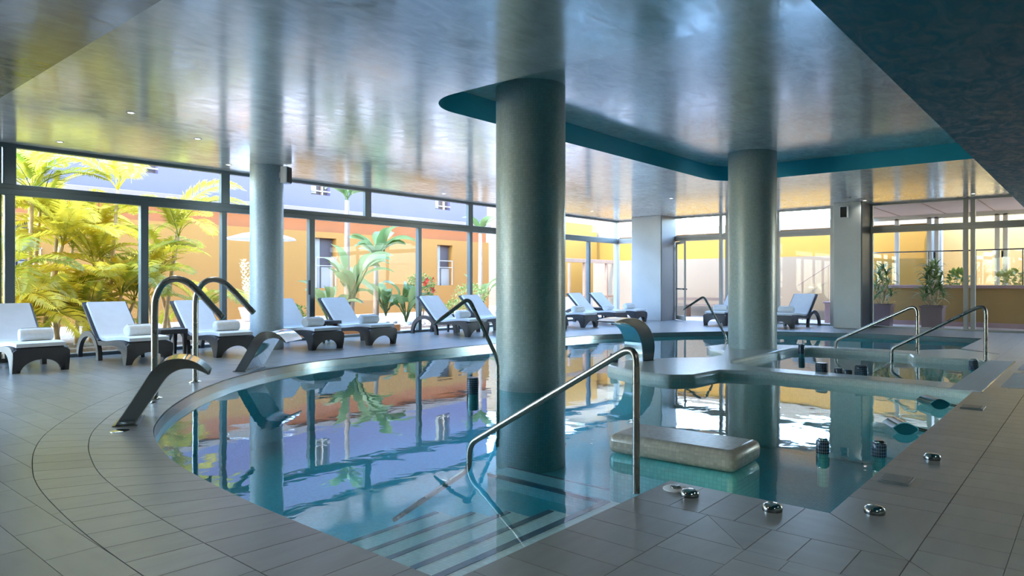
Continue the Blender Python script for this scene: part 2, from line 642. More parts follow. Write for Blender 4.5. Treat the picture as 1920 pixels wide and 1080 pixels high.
def in_view(x, y, z=0.0, mx=80):
    r = 0.6477 * x - 0.762 * y
    d = 0.762 * x + 0.6477 * y
    if d < 0.4:
        return None
    px, py = 960 + 1300 * r / d, 530 - 1300 * (z - 1.2) / d
    if -mx < px < 1920 + mx and py < 1080 + 160:
        return px, py, d
    return None


# ------------------------------------------------------------------ room shell
def flat_poly(mb, poly, z, holes=(), up=True):
    loops = [[Vector((x, y, z)) for x, y in poly]] + [[Vector((x, y, z)) for x, y in h] for h in holes]
    tris = tessellate_polygon(loops)
    flat = [v for lp in loops for v in lp]
    fs = []
    for t in tris:
        a, b, c = (flat[i] for i in t)
        nz = (b - a).cross(c - a).z
        fs.append(tuple(t) if (nz > 0) == up else tuple(reversed(t)))
    mb.add(flat, fs)


# floor: slab with the pool cut out, carrying the tiles
mb = MB()
flat_poly(mb, [(-8, -4), (XB + 0.12, -4), (XB + 0.12, YA + 0.1), (-8, YA + 0.1)], -0.012, [OUTLINE])
flat_poly(mb, [(-8, -4), (XB + 0.12, -4), (XB + 0.12, YA + 0.1), (-8, YA + 0.1)], -0.05, [OUTLINE], up=False)
n = len(OUTLINE)
mb.add([(x, y, -0.012) for x, y in OUTLINE] + [(x, y, -0.05) for x, y in OUTLINE], [(i, (i + 1) % n, n + (i + 1) % n, n + i) for i in range(n)])
floor = struct(mb.obj('floor', M['grout']))

# tiles ------------------------------------------------------------
tiles = []          # (polygon, material key)
G = 0.0022


def ring(curve, d0, d1, step, slant):
    inner, outer = offset(curve, d0 + (0.0 if d0 == 0 else 0.005)), offset(curve, d1 - 0.005)
    acc = [0.0]
    for i in range(1, len(curve)):
        acc.append(acc[-1] + math.dist(curve[i], curve[i - 1]))

    def at(line, s):
        s = max(0.0, min(acc[-1] - 1e-6, s))
        lo = 0
        while acc[lo + 1] < s:
            lo += 1
        t = (s - acc[lo]) / (acc[lo + 1] - acc[lo])
        return (line[lo][0] + (line[lo + 1][0] - line[lo][0]) * t, line[lo][1] + (line[lo + 1][1] - line[lo][1]) * t)

    total = acc[-1]
    s = 0.0
    while s < total - 0.02:
        e = min(s + step, total)
        sa, sb = slant(s), slant(e)
        n_ = 3
        p = [at(inner, s + G + (e - s - 2 * G) * k / n_) for k in range(n_ + 1)]
        q = [at(outer, s + G + sa + (e + sb - s - sa - 2 * G) * k / n_) for k in range(n_ + 1)]
        tiles.append((p + q[::-1], 'tile_rim'))
        s = e


def sl1(s):
    return max(0.0, min(0.26, (s - 0.6) * 0.14)) if s < 5 else max(0.0, 0.26 - (s - 5) * 0.2)


ring(CURVE, 0.0, 0.44, 0.216, sl1)
off44 = offset(CURVE, 0.44)
ring(off44, 0.0, 0.33, 0.232, lambda s: max(0.0, min(0.10, (s - 0.6) * 0.05)) if s < 5 else max(0.0, 0.1 - (s - 5) * 0.1))


def rect(x0, x1, y0, y1, key='tile_rim'):
    tiles.append(([(x0 + G, y0 + G), (x1 - G, y0 + G), (x1 - G, y1 - G), (x0 + G, y1 - G)], key))


def quad(*p, key='tile_rim'):
    c = (sum(a for a, _ in p) / len(p), sum(b for _, b in p) / len(p))
    q = []
    for a, b in p:
        v = Vector((c[0] - a, c[1] - b))
        v = v.normalized() * 0.004
        q.append((a + v.x, b + v.y))
    tiles.append((q, key))


x = 3.385
while x > 1.96:                                             # row along the entry side of the notch
    rect(max(1.95, x - 0.2155), x, 1.55, 1.995)
    x -= 0.2155
for a, b in ((1.772, 1.995), (1.60, 1.772), (1.41, 1.60), (1.20, 1.41)):
    rect(3.385, 3.825, a, b, 'tile')
quad((3.385, 0.63), (3.825, 1.08), (3.825, 1.20), (3.385, 1.20), key='tile')
quad((3.385, 0.63), (4.19, 0.63), (4.19, 1.08), (3.825, 1.08))
x = 4.19
while x < 9.31:
    rect(x, min(9.33, x + 0.2172), 0.63, 1.08)
    x += 0.2172
# second, narrower ring
x = 3.05
while x > 1.2:
    rect(x - 0.2155, x, 1.22, 1.55)
    x -= 0.2155
quad((3.05, 1.22), (3.385, 1.55), (3.05, 1.55))
quad((3.05, 1.22), (3.385, 1.22), (3.385, 1.55), key='tile')
for a, b in ((1.035, 1.22), (0.82, 1.035), (0.63, 0.82)):
    rect(3.05, 3.385, a, b, 'tile')
quad((3.05, 0.305), (3.385, 0.63), (3.05, 0.63), key='tile')
quad((3.05, 0.305), (3.55, 0.305), (3.55, 0.63), (3.385, 0.63))
x = 3.55
while x < 9.31:
    rect(x, min(9.33, x + 0.2172), 0.305, 0.63)
    x += 0.2172
# the field beyond the rings: planks along Y
RIM = offset(CURVE, 0.77)
RIMPOLY = [(1.18, 1.22)] + [p for p in RIM if p[1] > 1.3 or p[0] > 5] + [(17.95, 1.95)] + FRONT[:3] + [(9.33, 0.305), (3.05, 0.305), (3.05, 1.22)]


def clip_field(r):
    x0, x1, y0, y1 = r
    pts = []
    for (ax, ay), (bx, by) in (((x0, y0), (x1, y0)), ((x1, y0), (x1, y1)), ((x1, y1), (x0, y1)), ((x0, y1), (x0, y0))):
        for k in range(7):
            pts.append((ax + (bx - ax) * k / 7, ay + (by - ay) * k / 7))
    ins = [inside(p, RIMPOLY) for p in pts]
    if all(ins):
        return None
    if not any(ins):
        return [(x0, y0), (x1, y0), (x1, y1), (x0, y1)]
    n_ = len(pts)
    st = next(i for i in range(n_) if not ins[i] and ins[i - 1])
    out = []
    exit_p = None
    for k in range(n_):
        i = (st + k) % n_
        if not ins[i]:
            if k == 0 or ins[i - 1]:
                a, b = Vector(pts[i]), Vector(pts[i - 1])
                for _ in range(12):
                    m_ = (a + b) / 2
                    if inside(m_, RIMPOLY):
                        b = m_
                    else:
                        a = m_
                out.append((a.x, a.y))
            out.append(pts[i])
        elif not ins[i - 1]:
            a, b = Vector(pts[i - 1]), Vector(pts[i])
            for _ in range(12):
                m_ = (a + b) / 2
                if inside(m_, RIMPOLY):
                    b = m_
                else:
                    a = m_
            out.append((a.x, a.y))
    A, B = Vector(out[-1]), Vector(out[0])
    ab = B - A
    mids = [(t, nearest(A.lerp(B, t), RIMPOLY)) for t in (0.25, 0.5, 0.75)]
    corner = [v for v in RIMPOLY if x0 < v[0] < x1 and y0 < v[1] < y1]
    if corner:
        mids = [((Vector(v) - A).dot(ab) / max(1e-9, ab.length_squared), v) for v in corner]
    out += [v for _, v in sorted(mids)]
    return out


rng = random.Random(3)
ix = -4
while 0.972 + ix * 0.2165 < XB - 0.03:
    x0 = 0.972 + ix * 0.2165
    x1 = min(x0 + 0.2165, XB)
    yy = -3.2 + (ix % 2) * 0.22
    while yy < YA - 0.05:
        y0, y1 = yy, min(yy + 0.445, YA - 0.02)
        yy += 0.445
        vis = in_view(x0, y0) or in_view(x1, y1)
        if not vis:
            continue
        pl = clip_field((x0 + G * 0.7, x1 - G * 0.7, y0 + G * 0.7, y1 - G * 0.7))
        if pl and len(pl) > 2:
            tiles.append((pl, 'tile'))
    ix += 1


def screen_area(pl):
    q = [in_view(*p, mx=400) for p in pl]
    if any(v is None for v in q):
        return 0.0
    n_ = len(q)
    c = (sum(v[0] for v in q) / n_, sum(v[1] for v in q) / n_)
    if not (0 < c[0] < 1920 and c[1] < 1085):
        return 0.0
    return abs(sum(q[i][0] * q[(i + 1) % n_][1] - q[(i + 1) % n_][0] * q[i][1] for i in range(n_))) / 2


tiles.sort(key=lambda t: -screen_area(t[0]))
rest = {'tile': MB(), 'tile_rim': MB()}
for k, (pl, key) in enumerate(tiles):
    if k < 290 and screen_area(pl) > 60:
        MB().prism(pl, -0.0115, 0.0).obj('tile', M[key], floor)
    else:
        rest[key].prism(pl, -0.0115, 0.0)
for key, mbr in rest.items():
    o = mbr.obj('tiling', M[key], floor)
    o['kind'] = 'stuff'

# pool basin: walls, bottom, entry steps
mb = MB()
n = len(OUTLINE)
mb.add([(x, y, -0.0125) for x, y in OUTLINE] + [(x, y, FLOORZ) for x, y in OUTLINE],
       [(n + i, n + (i + 1) % n, (i + 1) % n, i) for i in range(n)])
flat_poly(mb, OUTLINE, FLOORZ)
basin = struct(mb.obj('floor_pool_basin', M['basin']))
basin.name = 'pool_basin'
band = MB()
nb_ = len(CURVE)
ib = offset(CURVE, -0.004)
band.add([(x, y, -0.0125) for x, y in ib] + [(x, y, -0.115) for x, y in ib], [(nb_ + i, nb_ + i + 1, i + 1, i) for i in range(nb_ - 1)])
band.obj('steel_band', M['steel_band'], basin, 40)
prev = 1.995
ends = [3.28, 3.78, 3.92, 4.07, 4.2]
for k, (yn, zt) in enumerate(((2.43, -0.20), (2.87, -0.35), (3.37, -0.5), (3.87, -0.65), (4.43, -0.8))):
    xe = 3.80 if k == 0 else ends[k]
    st = MB().box(1.965, xe, (2.0 if k == 0 else prev - 0.002), yn, FLOORZ, zt).obj('step', M['basin_step'], basin)
    MB().box(2.02, xe - 0.02, yn - 0.045, yn + 0.002, zt - 0.03, zt + 0.004).obj('nosing', M['nosing'], st)
    prev = yn
lg = MB().box(5.70, 6.06, 1.10, 5.2, FLOORZ, -0.92).obj('ledge', M['basin_step'], basin)
MB().box(5.695, 5.74, 1.12, 5.2, -0.95, -0.915).obj('nosing', M['nosing'], lg)
MB().box(6.03, 6.065, 1.12, 5.2, -0.94, -0.916).obj('nosing', M['nosing'], lg)
for (x, y) in ((7.7, 6.39), (7.74, 5.8)):
    MB().lathe([(0.16, 0), (0.16, 0.012), (0.13, 0.03)], 24, (x, y, FLOORZ)).obj('floor_drain', M['nosing'], basin, 30)

# ceiling with its raised tray
TR = 0.55


def arc(cx, cy, r, a0, a1, n_=10):
    return [(cx + r * math.cos(math.radians(a0 + (a1 - a0) * k / n_)), cy + r * math.sin(math.radians(a0 + (a1 - a0) * k / n_))) for k in range(n_ + 1)]


SX, SY = 1.866, 1.373            # edges of the dropped soffits
tray = [(5.48, SY)] + arc(5.48 + 0.62, 6.13 - 0.62, 0.62, 180, 90) + arc(14.06 - 0.75, 6.13 - 0.75, 0.75, 90, 0) + [(14.06, SY)]
mb = MB()
flat_poly(mb, [(SX, SY)] + tray + [(XB + 0.1, SY), (XB + 0.1, YA + 0.1), (SX, YA + 0.1)], H, up=False)
ceiling = struct(mb.obj('ceiling', M['ceiling']))
mb = MB()
n = len(tray)
mb.add([(x, y, H) for x, y in tray] + [(x, y, HR) for x, y in tray], [(i + 1, i, n + i, n + i + 1) for i in range(n - 1)])
mb.obj('tray_fascia', M['fascia'], ceiling, 30)
mb = MB()
mb.box(5.2, 14.4, SY - 0.1, 6.4, HR, HR + 0.02)
mb.obj('tray_ceiling', M['ceiling'], ceiling)
MB().box(-8.2, XB, -4.2, SY, HS, HS + 0.8).obj('soffit', M['soffit_right'], ceiling)
MB().box(-8.2, SX, SY + 0.001, YA + 0.1, HS, HS + 0.8).obj('soffit', M['soffit'], ceiling)
MB().box(-8.4, XB + 0.5, -4.4, YA + 0.5, HR + 0.15, HR + 0.45).obj('roof_slab', M['wall'], ceiling)

# solid walls behind the camera and on the right
struct(MB().box(-8.3, -8.0, -4, YA, 0, 3.6).obj('wall_back', M['wall_dark']))
struct(MB().box(-8.0, XB, -4.3, -4.0, 0, 3.6).obj('wall_right', M['wall_dark']))

# glazed wall on the left ------------------------------------------
FR = 'frame'
ups = [-7.6, -4.2, -0.8, 3.08, 6.48, 9.83, 13.17, 16.9]
lows = {3: [5.02, 8.36], 4: [8.36], 5: [11.38], 6: [15.1], 0: [-6], 1: [-2.5], 2: [1.2], 7: [18.6]}
low_mull = {-7.6: 0, 3.08: 1}
wl_root = struct(root('wall_left'))
F0, F1 = YA - 0.05, YA + 0.06
rz0, rz1 = 2.53, 2.70                       # transom
mb = MB().box(-8, XB, F0, F1, H - 0.055, H + 0.02)
mb.obj('head_rail', M[FR], wl_root, bevel=0.006)
MB().box(-8, XB, F0 - 0.015, F1, rz0, rz0 + 0.09).obj('transom', M[FR], wl_root, bevel=0.008)
MB().box(-8, XB, F0 + 0.01, F1, rz0 + 0.09, rz1).obj('transom', M[FR], wl_root, bevel=0.008)
MB().box(-8, XB, F0, F1, -0.01, 0.055).obj('sill', M[FR], wl_root, bevel=0.006)
for x in ups:
    w = 0.085
    MB().box(x - w, x + w, F0 + 0.005, F1 - 0.005, rz1 - 0.01, H).obj('mullion', M[FR], wl_root, bevel=0.008)
lower = [-7.6, -5.9, -4.2, -2.5, -0.8, 1.2, 3.08, 5.02, 6.45, 8.36, 11.38, 13.17, 15.0, 16.9, 18.7]
for x in lower:
    w = 0.05 if x not in (3.08, 8.36, 5.02) else 0.065
    MB().box(x - w, x + w, F0 - 0.01, F1 - 0.005, 0.0, rz0).obj('mullion', M[FR], wl_root, bevel=0.008)
MB().box(XB - 0.1, XB + 0.06, F0, F1 + 0.04, 0, H).obj('corner_post', M['frame_light'], wl_root, bevel=0.008)
MB().box(2.3, 2.98, F0 + 0.02, F1, 0, H).obj('panel', M['frame'], wl_root, bevel=0.006)
for k, (a, b) in enumerate(zip(ups, ups[1:] + [XB])):
    MB().box(a + 0.08, b - 0.08, YA, YA + 0.008, rz1, H - 0.05).obj('pane', M['glass'], wl_root)
for a, b in zip(lower, lower[1:] + [XB]):
    if a == 1.2:
        b = 2.35
    MB().box(a + 0.05, b - 0.05, YA, YA + 0.008, 0.05, rz0).obj('pane', M['glass'], wl_root)
# pull handle on the sliding leaf
MB().box(8.26, 8.29, F0 - 0.05, F0 - 0.01, 0.95, 1.25).obj('handle', M['black'], wl_root)

# far wall: door, windows and square pillars ------------------------
wf = struct(root('wall_far'))
B0, B1 = XB - 0.03, XB + 0.08
FL = 'frame_light'
MB().box(B0, B1, -4, YA, H - 0.05, H + 0.02).obj('head_rail', M[FL], wf, bevel=0.006)
for z0, z1 in ((2.53, 2.61), (2.61, 2.70)):
    MB().box(B0 - (0.015 if z0 < 2.6 else 0), B1, -4, YA, z0, z1).obj('transom', M[FL], wf, bevel=0.008)
MB().box(B0, B1, -4, 8.72, -0.01, 0.05).obj('sill', M[FL], wf, bevel=0.005)
MB().box(B0, B1, 10.55, YA, -0.01, 0.05).obj('sill', M[FL], wf, bevel=0.005)
mulls = [10.53, 8.94, 8.74, 7.2, 5.70, 4.72, 2.57, 2.42, 0.4, -1.8]
for y in mulls:
    MB().box(B0 - 0.005, B1 - 0.005, y - 0.05, y + 0.05, 0, H).obj('mullion', M[FL], wf, bevel=0.008)
pan = [(12.6, 10.58), (8.69, 7.25), (7.15, 5.75), (4.67, 2.62), (2.37, 0.45), (0.35, -1.75), (-1.85, -3.95)]
for a, b in pan:
    MB().box(XB + 0.02, XB + 0.028, b, a, 0.05, 2.53).obj('pane', M['glass'], wf)
    MB().box(XB + 0.02, XB + 0.028, b, a, 2.70, H - 0.05).obj('pane', M['glass'], wf)
MB().box(XB + 0.02, XB + 0.028, 8.99, 10.48, 2.70, H - 0.05).obj('pane', M['glass'], wf)

# open door leaf
door = struct(root('door_1', (XB - 0.02, 10.44, 0.0), math.radians(225)))
MB().box(0.0, 0.07, -0.022, 0.022, 0.02, 2.5).obj('stile', M[FL], door, bevel=0.005)
MB().box(0.83, 0.90, -0.022, 0.022, 0.02, 2.5).obj('stile', M[FL], door, bevel=0.005)
for z0, z1 in ((0.02, 0.16), (0.98, 1.03), (2.42, 2.5)):
    MB().box(0.07, 0.83, -0.02, 0.02, z0, z1).obj('rail', M[FL], door, bevel=0.005)
MB().box(0.07, 0.83, -0.004, 0.004, 0.16, 0.98).obj('pane', M['glass'], door)
MB().box(0.07, 0.83, -0.004, 0.004, 1.03, 2.42).obj('pane', M['glass'], door)
MB().tube([(0.85, -0.07, 1.0), (0.85, 0.07, 1.0)], 0.02, 10).obj('handle', M['black'], door, 30)
for z in (0.3, 2.25):
    MB().tube([(-0.01, 0, z), (-0.01, 0, z + 0.12)], 0.02, 8).obj('hinge', M['black'], door, 30)

p1 = MB().box(19.55, XB + 0.1, 10.50, 11.55, 0, H).obj('square_pillar', M['pillar'], None, bevel=0.012)
MB().box(19.57, XB, 10.478, 10.501, 0, H).obj('side_sheet', M['side_brown'], p1)  # thin brown-grey sheet over the pillar's right-hand face
tag(p1, 'pale grey square pillar beside the open glass door', 'pillar', kind='structure')
p2 = MB().box(19.55, XB + 0.1, 4.75, 5.42, 0, H).obj('square_pillar', M['pillar'], None, bevel=0.012)
MB().box(19.57, XB, 4.722, 4.751, 0, H).obj('side_sheet', M['side_dark'], p2)  # thin near-black sheet over this pillar's right-hand face
tag(p2, 'grey square pillar with a small speaker between two windows', 'pillar', kind='structure')


# ------------------------------------------------------------------ mosaic columns
def column(x, y, r, z0, z1, mat, label):
    zb = WZ if z0 < -0.5 else z0
    o = MB().lathe([(r, zb), (r, 0.0), (r, (z0 + z1) / 2), (r, z1)], 64).obj('mosaic_column', M[mat], None, 30)
    o.location = (x, y, 0)
    if zb != z0:
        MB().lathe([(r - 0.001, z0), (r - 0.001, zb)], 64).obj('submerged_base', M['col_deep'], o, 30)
    tag(o, label, 'column', 'round mosaic columns', 'thing')
    return o


column(6.70, 5.39, 0.43, FLOORZ, HR, 'col_big', 'thick round mosaic column standing in the pool water nearest to the entry steps')
column(12.73, 4.95, 0.43, FLOORZ, HR, 'col_big', 'thick round mosaic column rising from the white mosaic ledge')
column(6.70, 11.53, 0.29, 0.0, H, 'col_small', 'slim round column on the deck carrying a small speaker')

# ------------------------------------------------------------------ water
wpoly = offset(CURVE, 0.012) + [(x, y - 0.012) for x, y in FRONT]
wpoly = [(1.938, 1.983)] + wpoly[1:]
mb = MB()
flat_poly(mb, wpoly, WZ)
flat_poly(mb, wpoly, FLOORZ - 0.02, up=False)
n = len(wpoly)
mb.add([(x, y, WZ) for x, y in wpoly] + [(x, y, FLOORZ - 0.02) for x, y in wpoly], [(n + i, n + (i + 1) % n, (i + 1) % n, i) for i in range(n)])
bm = bmesh.new()
tmp = mb.mesh('pool_water', M['water'])
bm.from_mesh(tmp)
bmesh.ops.remove_doubles(bm, verts=bm.verts, dist=1e-5)
bmesh.ops.recalc_face_normals(bm, faces=bm.faces)
bm.to_mesh(tmp)
bm.free()
water = bpy.data.objects.new('pool_water', tmp)
COL.objects.link(water)
tag(water, 'calm turquoise water of the curved indoor pool', 'water', kind='stuff')

# ------------------------------------------------------------------ mosaic block and ledges in the pool
blk = MB().box(-0.265, 0.265, -0.50, 0.50, WZ, 0.05).obj('mosaic_block', M['mosaic_block'], None, bevel=0.055, seg=4)
blk.location = (4.79, 2.39, 0)
blk.rotation_euler = (0, 0, math.radians(2))
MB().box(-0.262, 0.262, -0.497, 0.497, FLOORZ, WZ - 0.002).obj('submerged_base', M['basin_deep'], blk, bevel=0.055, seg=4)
tag(blk, 'rectangular stone mosaic block rising out of the pool water', 'block')

spa = [(9.19, 1.07), (9.34, 1.9), (9.39, 2.4), (9.40, 3.45), (9.16, 4.0), (8.9, 4.02), (8.45, 4.05), (8.22, 4.3), (8.3, 4.9), (8.62, 5.5), (9.0, 5.72), (9.5, 5.62),
       (10.2, 5.27), (10.62, 4.86), (11.1, 4.86), (11.7, 5.1), (12.0, 5.45), (12.45, 5.72), (13.0, 5.70), (13.45, 5.4), (13.62, 4.9), (13.86, 4.3),
       (13.95, 3.4), (13.98, 2.52), (14.25, 2.50), (14.9, 2.02), (14.2, 1.22), (13.5, 1.2), (12.93, 1.33), (12.93, 2.36), (13.45, 2.5), (13.5, 3.4),
       (13.42, 4.1), (13.1, 4.33), (11.5, 4.34), (10.4, 4.34), (10.05, 4.2), (9.88, 3.7), (9.86, 2.6), (9.86, 1.32), (9.86, 1.06)]
mb = MB()
mb.prism(spa, FLOORZ, -0.005)
led = mb.obj('spa_ledge', M['mosaic'], None, bevel=0.045, seg=3)
tag(led, 'low cream mosaic wall winding round the whirlpool area at water level', 'ledge')

# grating strips and pale paving beside the whirlpool
gr = root('overflow_grating', (0, 0, 0))
for k in range(63):
    x = 9.12 + k * 0.0605
    MB().box(x, x + 0.046, 1.0, 1.31, -0.004, 0.008).obj('slat', M['whiteplastic'], gr)
MB().box(9.10, 12.94, 0.985, 1.0, -0.004, 0.009).obj('edge_strip', M['steel_dark'], gr)
tag(gr, 'white plastic overflow grating strip along the whirlpool edge', 'grating')
for k, (a, b) in enumerate(((9.74, 11.28), (11.75, 13.1))):
    g = root('foot_grating', (0, 0, 0))
    x = a
    while x < b:
        MB().box(x, x + 0.05, 0.60, 0.88, -0.002, 0.006).obj('slat', M['whiteplastic'], g)
        x += 0.066
    tag(g, ['near pale ribbed foot grating set in the deck by the whirlpool', 'far pale ribbed foot grating set in the deck by the whirlpool'][k], 'grating', 'foot gratings by the whirlpool')

# ------------------------------------------------------------------ steel rails
def rail_obj(name, paths, r, label, plates=(), cat='handrail', group=None):
    t = root(name, (*paths[0][0][:2], 0))
    inv = Vector((paths[0][0][0], paths[0][0][1], 0))
    for p in paths:
        MB().tube([Vector(q) - inv for q in p], r, 14).obj('tube', M['steel'], t, 40)
    for (x, y, z) in plates:
        MB().lathe([(r * 2.3, 0), (r * 2.3, 0.006), (r * 1.5, 0.012)], 20, (x - inv.x, y - inv.y, z)).obj('base_flange', M['chrome'], t, 30)
    tag(t, label, cat, group)
    return t


# front stair rail
rail_obj('handrail', [bend([(3.47, 2.02, 0.0), (3.47, 2.02, 0.85), (3.66, 3.52, 0.02), (3.66, 3.52, -0.16), (3.78, 4.5, -0.78)], [0.12, 0.09, 0.07])], 0.021,
         'tubular steel stair handrail running down into the pool at the front', [], 'handrail', 'pool handrails')
# whirlpool rails
rail_obj('handrail', [bend([(12.79, 1.35, 0.0), (12.79, 1.35, 0.88), (12.9, 2.66, 0.10), (12.9, 2.66, -0.14), (12.95, 3.6, -0.7)], [0.16, 0.06, 0.06])], 0.027,
         'steel handrail with a round base plate at the whirlpool grating', [(12.79, 1.35, 0.0)], 'handrail', 'pool handrails')
rail_obj('handrail', [bend([(13.36, 2.37, 0.0), (13.36, 2.37, 0.83), (13.62, 3.72, 0.13), (13.62, 3.74, -0.03)], [0.16, 0.06])], 0.027,
         'steel handrail standing on the mosaic corner behind the whirlpool', [], 'handrail', 'pool handrails')

# grab rails with free, tapered ends
def grab(base, top_off, top_z, tip_off, tip_z, bend_z, label, z0=0.0, ang=-49.6, r=0.022, flange=True):
    t = root('grab_rail', (*base, 0), math.radians(ang))
    pts = bend([(0, 0, z0), (0, 0, bend_z), (top_off, 0, top_z), (tip_off, 0, tip_z)], [0.10, 0.07], 8)
    tp = [1.0] * (len(pts) - 1) + [0.45]
    pts.insert(-1, pts[-1].lerp(pts[-2], 0.25))
    tp.insert(-1, 1.0)
    MB().tube(pts, r, 14, tp).obj('tube', M['steel'], t, 40)
    if flange:
        MB().lathe([(r * 2.4, 0), (r * 2.4, 0.006), (r * 1.5, 0.012)], 20, (0, 0, 0.0)).obj('base_flange', M['chrome'], t, 30)
    tag(t, label, 'grab rail', 'grab rails of the pool')
    return t


def hoop(base, label):
    t = root('ladder_rail', (*base, 0), math.radians(-49.6))
    pts = catmull([(0, 0, 0), (0, 0, 0.5), (0, 0, 0.92), (0.02, 0, 1.07), (0.09, 0, 1.19), (0.21, 0, 1.24), (0.34, 0, 1.205), (0.46, 0, 1.10), (0.58, 0, 0.97), (0.71, 0, 0.83)], 5)
    tp = [1.0] * (len(pts) - 1) + [0.45]
    pts.insert(-1, pts[-1].lerp(pts[-2], 0.2))
    tp.insert(-1, 1.0)
    MB().tube(pts, 0.034, 16, tp).obj('tube', M['steel'], t, 40)
    MB().lathe([(0.075, 0), (0.075, 0.008), (0.045, 0.02)], 24).obj('base_flange', M['chrome'], t, 30)
    tag(t, label, 'ladder rail', 'hooped ladder rails')


hoop((3.08, 7.48), 'hooped steel ladder rail nearer the wide water spout at the left pool edge')
hoop((3.91, 8.35), 'second hooped steel ladder rail, farther along the left pool edge')
grab((5.70, 5.05), -0.32, 1.03, -0.70, 0.74, 0.36, 'bent steel grab rail rising from the water beside the thick column', z0=-0.6, ang=-49.6, flange=False)
grab((13.2, 5.66), -0.44, 0.93, -0.85, 0.66, 0.13, 'bent steel grab rail on the mosaic ledge behind the far column', z0=-0.1, flange=False)

# ------------------------------------------------------------------ steel water spouts
SP_OUT = [(0, 0), (0.13, 0.21), (0.25, 0.41), (0.30, 0.475), (0.36, 0.52), (0.43, 0.54), (0.51, 0.54), (0.58, 0.52), (0.64, 0.485), (0.69, 0.44), (0.72, 0.40)]
SP_IN = [(0.712, 0.40), (0.66, 0.43), (0.60, 0.455), (0.54, 0.462), (0.48, 0.455), (0.42, 0.425), (0.37, 0.375), (0.29, 0.25), (0.135, 0.0)]
S3_OUT = [(0, 0), (-0.03, 0.2), (0.0, 0.36), (0.09, 0.50), (0.22, 0.60), (0.38, 0.655), (0.55, 0.665), (0.72, 0.65), (0.84, 0.62)]
S3_IN = [(0.83, 0.615), (0.66, 0.605), (0.50, 0.57), (0.37, 0.49), (0.29, 0.38), (0.24, 0.24), (0.22, 0.0)]


def spout(loc, rz, outer, inner, w0, w1, label):
    t = root('water_spout', loc, rz)
    o2 = [(p.x, p.y) for p in catmull(outer, 4)]
    i2 = [(p.x, p.y) for p in catmull(inner, 4)]
    MB().slab(o2 + i2, w0 + 0.004, w1 - 0.004).obj('body', M['steel_dark'], t, 30)
    th = 0.006
    mb = MB()
    for a, b in zip(o2, o2[1:]):
        d = Vector((b[0] - a[0], b[1] - a[1])).normalized()
        nrm = Vector((-d.y, d.x)) * th
        mb.add([(a[0], w0, a[1]), (b[0], w0, b[1]), (b[0] + nrm.x, w0, b[1] + nrm.y), (a[0] + nrm.x, w0, a[1] + nrm.y),
                (a[0], w1, a[1]), (b[0], w1, b[1]), (b[0] + nrm.x, w1, b[1] + nrm.y), (a[0] + nrm.x, w1, a[1] + nrm.y)],
               [(0, 1, 2, 3), (7, 6, 5, 4), (3, 2, 6, 7), (1, 0, 4, 5)])
    mb.obj('blade', M['chrome'], t, 30)
    mb = MB()
    for a, b in zip(i2, i2[1:]):
        d = Vector((b[0] - a[0], b[1] - a[1])).normalized()
        nrm = Vector((-d.y, d.x)) * 0.005
        mb.add([(a[0], w0 + 0.012, a[1]), (b[0], w0 + 0.012, b[1]), (b[0] + nrm.x, w0 + 0.012, b[1] + nrm.y), (a[0] + nrm.x, w0 + 0.012, a[1] + nrm.y),
                (a[0], w1 - 0.012, a[1]), (b[0], w1 - 0.012, b[1]), (b[0] + nrm.x, w1 - 0.012, b[1] + nrm.y), (a[0] + nrm.x, w1 - 0.012, a[1] + nrm.y)],
               [(0, 1, 2, 3), (7, 6, 5, 4), (3, 2, 6, 7), (1, 0, 4, 5)])
    mb.obj('inner_face', M['chrome'], t, 30)
    MB().box(-0.02, 0.17, w0 - 0.02, w1 + 0.02, 0.0, 0.008).obj('base_plate', M['steel_dark'], t)
    tag(t, label, 'water spout', 'steel water spouts')


spout((2.26, 6.26, 0), math.radians(-28.4), SP_OUT, SP_IN, 0, 0.42, 'wide arched steel water spout on the near left rim, dark side towards the deck')
spout((4.70, 8.90, 0), math.radians(-56.5), SP_OUT, SP_IN, 0, 0.52, 'wide arched steel water spout in front of the slim round column')
spout((9.62, 5.30, -0.005), math.radians(167.3), S3_OUT, S3_IN, -0.38, 0.0, 'curved steel swan-neck water spout on the cream mosaic ledge')


def wall_spout(loc, rz, label):
    """short lens-shaped steel nozzle just off the right pool wall"""
    t = root('steel_nozzle', loc, rz)
    prof = [(-0.105, 0.0), (-0.06, 0.035), (0.0, 0.05), (0.06, 0.03), (0.105, -0.005), (0.06, -0.045), (0.0, -0.06), (-0.06, -0.045)]
    pr = [(p.x, p.y) for p in catmull(prof + [prof[0]], 4)][:-1]
    MB().slab(pr, 0.0, 0.26).obj('body', M['chrome'], t, 50)
    MB().slab([(x * 0.93, z * 0.93 - 0.002) for x, z in pr], -0.004, 0.001).obj('teal_reflection', M['teal_reflection'], t)  # end face with the dark teal water reflection painted on
    MB().tube([(0.05, 0.16, 0.0), (0.17, 0.10, -0.03), (0.30, 0.05, -0.05)], 0.014, 10).obj('feed_pipe', M['steel'], t, 40)
    tag(t, label, 'nozzle', 'steel wall nozzles')


wall_spout((8.318, 1.267, -0.05), math.radians(-52), 'lens-shaped steel nozzle at the water surface, farther from the front corner')
wall_spout((6.778, 1.29, -0.06), math.radians(-60), 'lens-shaped steel nozzle at the water surface, nearer the front corner')

